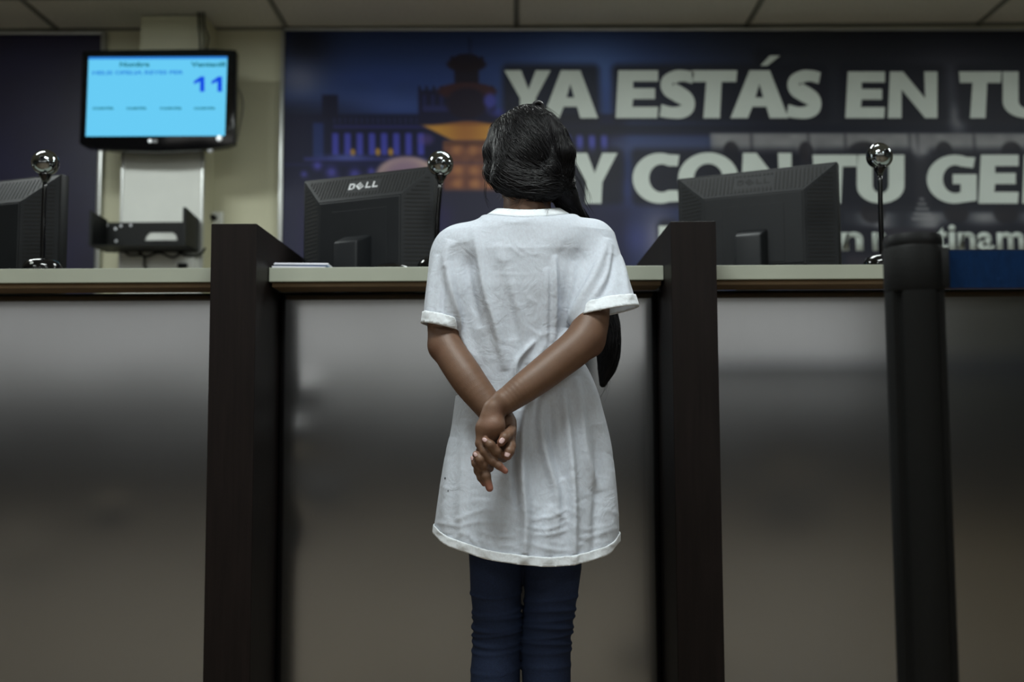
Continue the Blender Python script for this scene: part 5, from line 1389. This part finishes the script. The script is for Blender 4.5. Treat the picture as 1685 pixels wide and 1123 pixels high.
# shoes
for J in (JL, JR):
    c = J[-1]; x = X_(c[0][0], c[0][1]) - gi[0]; sgn = 1 if x > 0 else -1
    fs = Field()
    fs.add(Prim((x, 0.0, 0.045), 0.034, (x + 0.01 * sgn, 0.13, 0.034), 0.028, sc=(0.9, 1, 1.0)), 0.01).add(Prim((x, 0.0, 0.05), 0.034, (x, 0.005, 0.085), 0.033), 0.012)
    fs.sub(Fn(lambda p: p[:, 2] - 0.014), 0.004)
    v_, f_ = surface(fs, [axis_grid(x - 0.06, x + 0.06, 0.003), axis_grid(-0.05, 0.18, 0.003), axis_grid(0.0, 0.13, 0.003)])
    sh_ = link('shoe', fast_mesh('shoe', v_, f_), M_shoe, girl, smooth=True)
    so = [(x + 0.037 * math.cos(a) * (1.0 if math.sin(a) < 0 else 0.95) + 0.008 * sgn * (math.sin(a) + 1) / 2, 0.062 + 0.102 * math.sin(a)) for a in np.linspace(0, 2 * math.pi, 40)[:-1]]
    MB().prism([(a, b_, 0.0) for a, b_ in so], [(a, b_, 0.016) for a, b_ in so]).build('sole', M_sole, sh_, True, 40)

# ------------------------------------------------------------------ hair
hair = Field()
def hl(c, r, k=0.015, R=None): 
    r = np.array(r, float); m_ = r.min(); hair.add(Prim(c, m_, sc=tuple(m_ / r), M=R), k)
hl(hd(0, -0.016, 0.018), (0.0735, 0.086, 0.079), 0.02, HR)
hl(hd(0, -0.060, -0.022), (0.068, 0.042, 0.062), 0.03, HR)
hl(P(862, 272, 1.965), (0.058, 0.040, 0.058), 0.02)                      # back of the head down to the nape
hl(P(842, 296, 1.955), (0.038, 0.028, 0.028), 0.02)
hl(P(885, 306, 1.945), (0.050, 0.028, 0.030), 0.02)
def pp(x, y, Y): return tuple(P(x, y, Y))
def pr2(r, Y=1.97): return r / F * Y
# side locks at the left over the ear
hair.chain([pp(822, 215, 2.02), pp(812, 250, 2.015), pp(811, 285, 2.01), pp(819, 312, 2.005)], [pr2(13), pr2(13), pr2(11), pr2(5)], 0.02)
# twisted locks running into a loose braid at the right
TW = [[(905, 195), (922, 220), (934, 250), (932, 280), (920, 302)], [(880, 262), (902, 246), (920, 256), (930, 290), (935, 318)], [(868, 300), (890, 300), (908, 282), (918, 262), (926, 240)], [(860, 312), (885, 318), (905, 310), (922, 298), (938, 300)]]
for i, t_ in enumerate(TW):
    n_ = len(t_); hair.chain([pp(a - 4, b_ + 2, 1.945 + 0.012 * (i % 2) + 0.012 * abs(k - 2)) for k, (a, b_) in enumerate(t_)], [pr2(x) for x in (11, 15, 16, 15, 10)], 0.006)
# tail: from behind the neck over the right shoulder, down the front, showing again beyond the elbow
TAIL = [pp(915, 300, 1.97), pp(928, 322, 2.0), pp(940, 345, 2.04), pp(962, 385, 2.095), pp(985, 450, 2.125), pp(998, 520, 2.115), pp(1001, 560, 2.10), pp(1000, 600, 2.095), pp(992, 632, 2.09)]
hair.add(Path(TAIL, [pr2(24), pr2(22), pr2(20), pr2(19), pr2(19), pr2(20), pr2(21), pr2(16), pr2(4)]), 0.012)
hair.sub(Prim(hd(0, 0.095, -0.045), 0.070), 0.01)                                 # face opening
hair.sub(Prim(hd(0, 0.10, -0.01), 0.055), 0.01)
HV, HF = surface(hair, [axis_grid(GX - 0.14, GX + 0.24, 0.003), axis_grid(1.86, 2.18, 0.003), axis_grid(Z(650), Z(150), 0.003)])
_, HN = grad(hair, HV)
hx_, hy_ = Q(HV)
lock = np.array([noise.noise(Vector((float(a) * 0.05 + float(b_) * 0.015, float(b_) * 0.02, 3.0))) for a, b_ in zip(hx_, hy_)])
HV2 = HV + HN * (0.0035 * lock)[:, None].astype(np.float32)
def hair_mat(name, r=0.36):
    m = bpy.data.materials.new(name); m.use_nodes = True; nt = m.node_tree; b = nt.nodes['Principled BSDF']
    b.inputs['Base Color'].default_value = (0.004, 0.004, 0.005, 1); b.inputs['Roughness'].default_value = r; b.inputs['Specular IOR Level'].default_value = 0.22 if r < 0.5 else 0.10
    oi = nt.nodes.new('ShaderNodeTexCoord'); n = nt.nodes.new('ShaderNodeTexNoise'); n.inputs['Scale'].default_value = 90; nt.links.new(oi.outputs['Object'], n.inputs[0])
    rp = nt.nodes.new('ShaderNodeValToRGB'); rp.color_ramp.elements[0].color = (0.004, 0.004, 0.005, 1); rp.color_ramp.elements[1].color = (0.008, 0.007, 0.008, 1)
    nt.links.new(n.outputs[0], rp.inputs[0]); nt.links.new(rp.outputs[0], b.inputs['Base Color'])
    return m
M_hair0 = hair_mat('hair_base', 0.55); M_hair = hair_mat('hair_strand', 0.38)
hair_o = link('hair', fast_mesh('hair', HV2 - gi, HF), M_hair0, girl, smooth=True)
# strands traced over the surface towards the braid, then down the tail
def trace(seeds, flow, steps, step, lift0, lift1):
    p = seeds.astype(np.float32).copy(); out = []
    wob = rng.uniform(-1, 1, (len(p), 3)).astype(np.float32); lf = rng.uniform(0.2, 1, len(p)).astype(np.float32)
    for s_i in range(steps):
        d = flow(p) + wob * 0.22 + 0.15 * np.sin(s_i * 0.5 + wob * 6)
        f, g = grad(hair, p)
        d = d - g * (d * g).sum(1, keepdims=True); d /= (np.linalg.norm(d, axis=1, keepdims=True) + 1e-6)
        out.append(p + g * ((lift0 + (lift1 - lift0) * s_i / steps) * lf)[:, None])
        p = p + d * step; f, g = grad(hair, p); p = p - g * f[:, None]
    return np.stack(out, 1)
knot = np.array(pp(925, 300, 1.955), np.float32); crown = np.array(pp(880, 190, 2.03), np.float32)
tailp = np.array(TAIL, np.float32)
def flow_head(p):
    d = knot - p; l = np.linalg.norm(d, axis=1, keepdims=True); d = d / (l + 1e-6)
    # left side falls down first, then sweeps across to the right
    lx = np.clip((GX + 0.0 - p[:, 0]) / 0.07, 0, 1)[:, None]
    dn = np.array([0.25, 0, -1.0], np.float32)
    top = np.clip((p[:, 2] - Z(300)) / 0.06, 0, 1)[:, None]
    return d * (1 - 0.65 * lx * top) + dn * 0.65 * lx * top + np.array([0, 0, -0.25], np.float32)
def flow_tail(p):
    i = np.argmin(((p[:, None] - tailp[None]) ** 2).sum(-1), 1); i = np.clip(i, 0, len(tailp) - 2)
    d = tailp[i + 1] - tailp[i]; return d / np.linalg.norm(d, axis=1, keepdims=True)
hp = (HN[:, 1] < 0.5)
headv = HV[(HV[:, 2] > Z(330)) & hp & (HV[:, 0] < X_(952, 250))]; tailv = HV[(HV[:, 2] < Z(330))]
sd1 = headv[rng.integers(0, len(headv), 2600)]; sd2 = tailv[rng.integers(0, len(tailv), 900)]
P1 = trace(sd1, flow_head, 15, 0.0055, 0.0004, 0.0048); P2 = trace(sd2, flow_tail, 14, 0.007, 0.0003, 0.0035)
sd3 = headv[rng.integers(0, len(headv), 170)]; P3 = trace(sd3, lambda p: flow_head(p) + rng.normal(0, 0.5, p.shape), 12, 0.006, 0.001, 0.010)
def strands(name, Ls, r, m, parent):
    V, Fq, base = [], [], 0
    for A in Ls:
        n_, k_ = A.shape[:2]
        t = np.zeros_like(A); t[:, 1:-1] = A[:, 2:] - A[:, :-2]; t[:, 0] = A[:, 1] - A[:, 0]; t[:, -1] = A[:, -1] - A[:, -2]
        t /= np.linalg.norm(t, axis=2, keepdims=True) + 1e-9
        up = np.array([0.1, -1, 0.2]); s1 = np.cross(t, up); s1 /= np.linalg.norm(s1, axis=2, keepdims=True) + 1e-9; s2_ = np.cross(t, s1)
        w_ = (np.sin(np.linspace(0.12, math.pi - 0.05, k_)) ** 0.5)[None, :, None] * r * rng.uniform(0.6, 1.3, (n_, 1, 1))
        ring = np.stack([A + s1 * w_, A - s1 * w_ * 0.5 + s2_ * w_ * 0.86, A - s1 * w_ * 0.5 - s2_ * w_ * 0.86], 2)
        V.append(ring.reshape(-1, 3)); idx_ = (np.arange(n_ * k_ * 3).reshape(n_, k_, 3)) + base; base += n_ * k_ * 3
        for c in range(3):
            c2 = (c + 1) % 3
            Fq.append(np.stack([idx_[:, :-1, c], idx_[:, :-1, c2], idx_[:, 1:, c2], idx_[:, 1:, c]], -1).reshape(-1, 4))
    o = link(name, fast_mesh(name, np.concatenate(V) - gi, np.concatenate(Fq)), m, parent, smooth=True); o['kind'] = 'stuff'; return o
strands('hair_strands', [P1, P2, P3], 0.00065, M_hair, hair_o)
# loose wisps
W = []
def wisp(pts, n_, sp):
    c = np.array([tuple(q) for q in curve_pts([pp(*q) for q in pts], 4)])
    while len(c) > 15: c = c[::2] if len(c) > 29 else c[:15]
    c = np.array([np.interp(np.linspace(0, len(c) - 1, 15), range(len(c)), c[:, a]) for a in range(3)]).T
    for _ in range(n_):
        o_ = rng.normal(0, sp, 3); e = rng.normal(0, sp * 1.6, 3); t = np.linspace(0, 1, 15)[:, None]
        W.append(c + o_ * 0.6 + e * t ** 1.5 + 0.0012 * np.sin(t * rng.uniform(3, 9) + rng.uniform(0, 6)) * rng.normal(0, 1, 3))
wisp([(806, 270, 2.0), (800, 300, 2.0), (799, 325, 2.0), (806, 338, 2.0)], 9, 0.003)
wisp([(812, 290, 1.99), (826, 300, 1.985), (828, 318, 1.98), (818, 335, 1.98)], 7, 0.003)
wisp([(940, 262, 1.96), (956, 290, 1.96), (967, 315, 1.97), (970, 335, 1.98)], 6, 0.004)
wisp([(935, 270, 1.95), (955, 300, 1.95), (962, 330, 1.96), (975, 352, 1.99)], 5, 0.004)
wisp([(840, 185, 2.03), (865, 172, 2.03), (895, 175, 2.03), (925, 200, 2.02)], 10, 0.003)
wisp([(850, 315, 1.955), (855, 325, 1.94), (850, 335, 1.93), (842, 338, 1.93)], 10, 0.004)
wisp([(885, 318, 1.95), (892, 330, 1.935), (900, 340, 1.92), (896, 346, 1.92)], 10, 0.004)
wisp([(1000, 600, 2.09), (1003, 620, 2.09), (998, 640, 2.09), (990, 652, 2.09)], 10, 0.004)
wisp([(1010, 560, 2.09), (1014, 580, 2.09), (1012, 602, 2.09), (1006, 615, 2.09)], 8, 0.003)
strands('hair_wisps', [np.array(W)], 0.00028, M_hair, hair_o)
# small twisted loop on the crown
lp = [pp(892, 188, 2.01), pp(884, 180, 2.01), pp(879, 173, 2.01), pp(884, 169, 2.01), pp(891, 172, 2.012), pp(893, 180, 2.012), pp(900, 190, 2.01), pp(914, 203, 2.005)]
MB().tube(curve_pts([tuple(np.array(p) - gi) for p in lp], 5), [pr2(4.0)] * 36, 8).build('hair_loop', M_hair, hair_o, True)
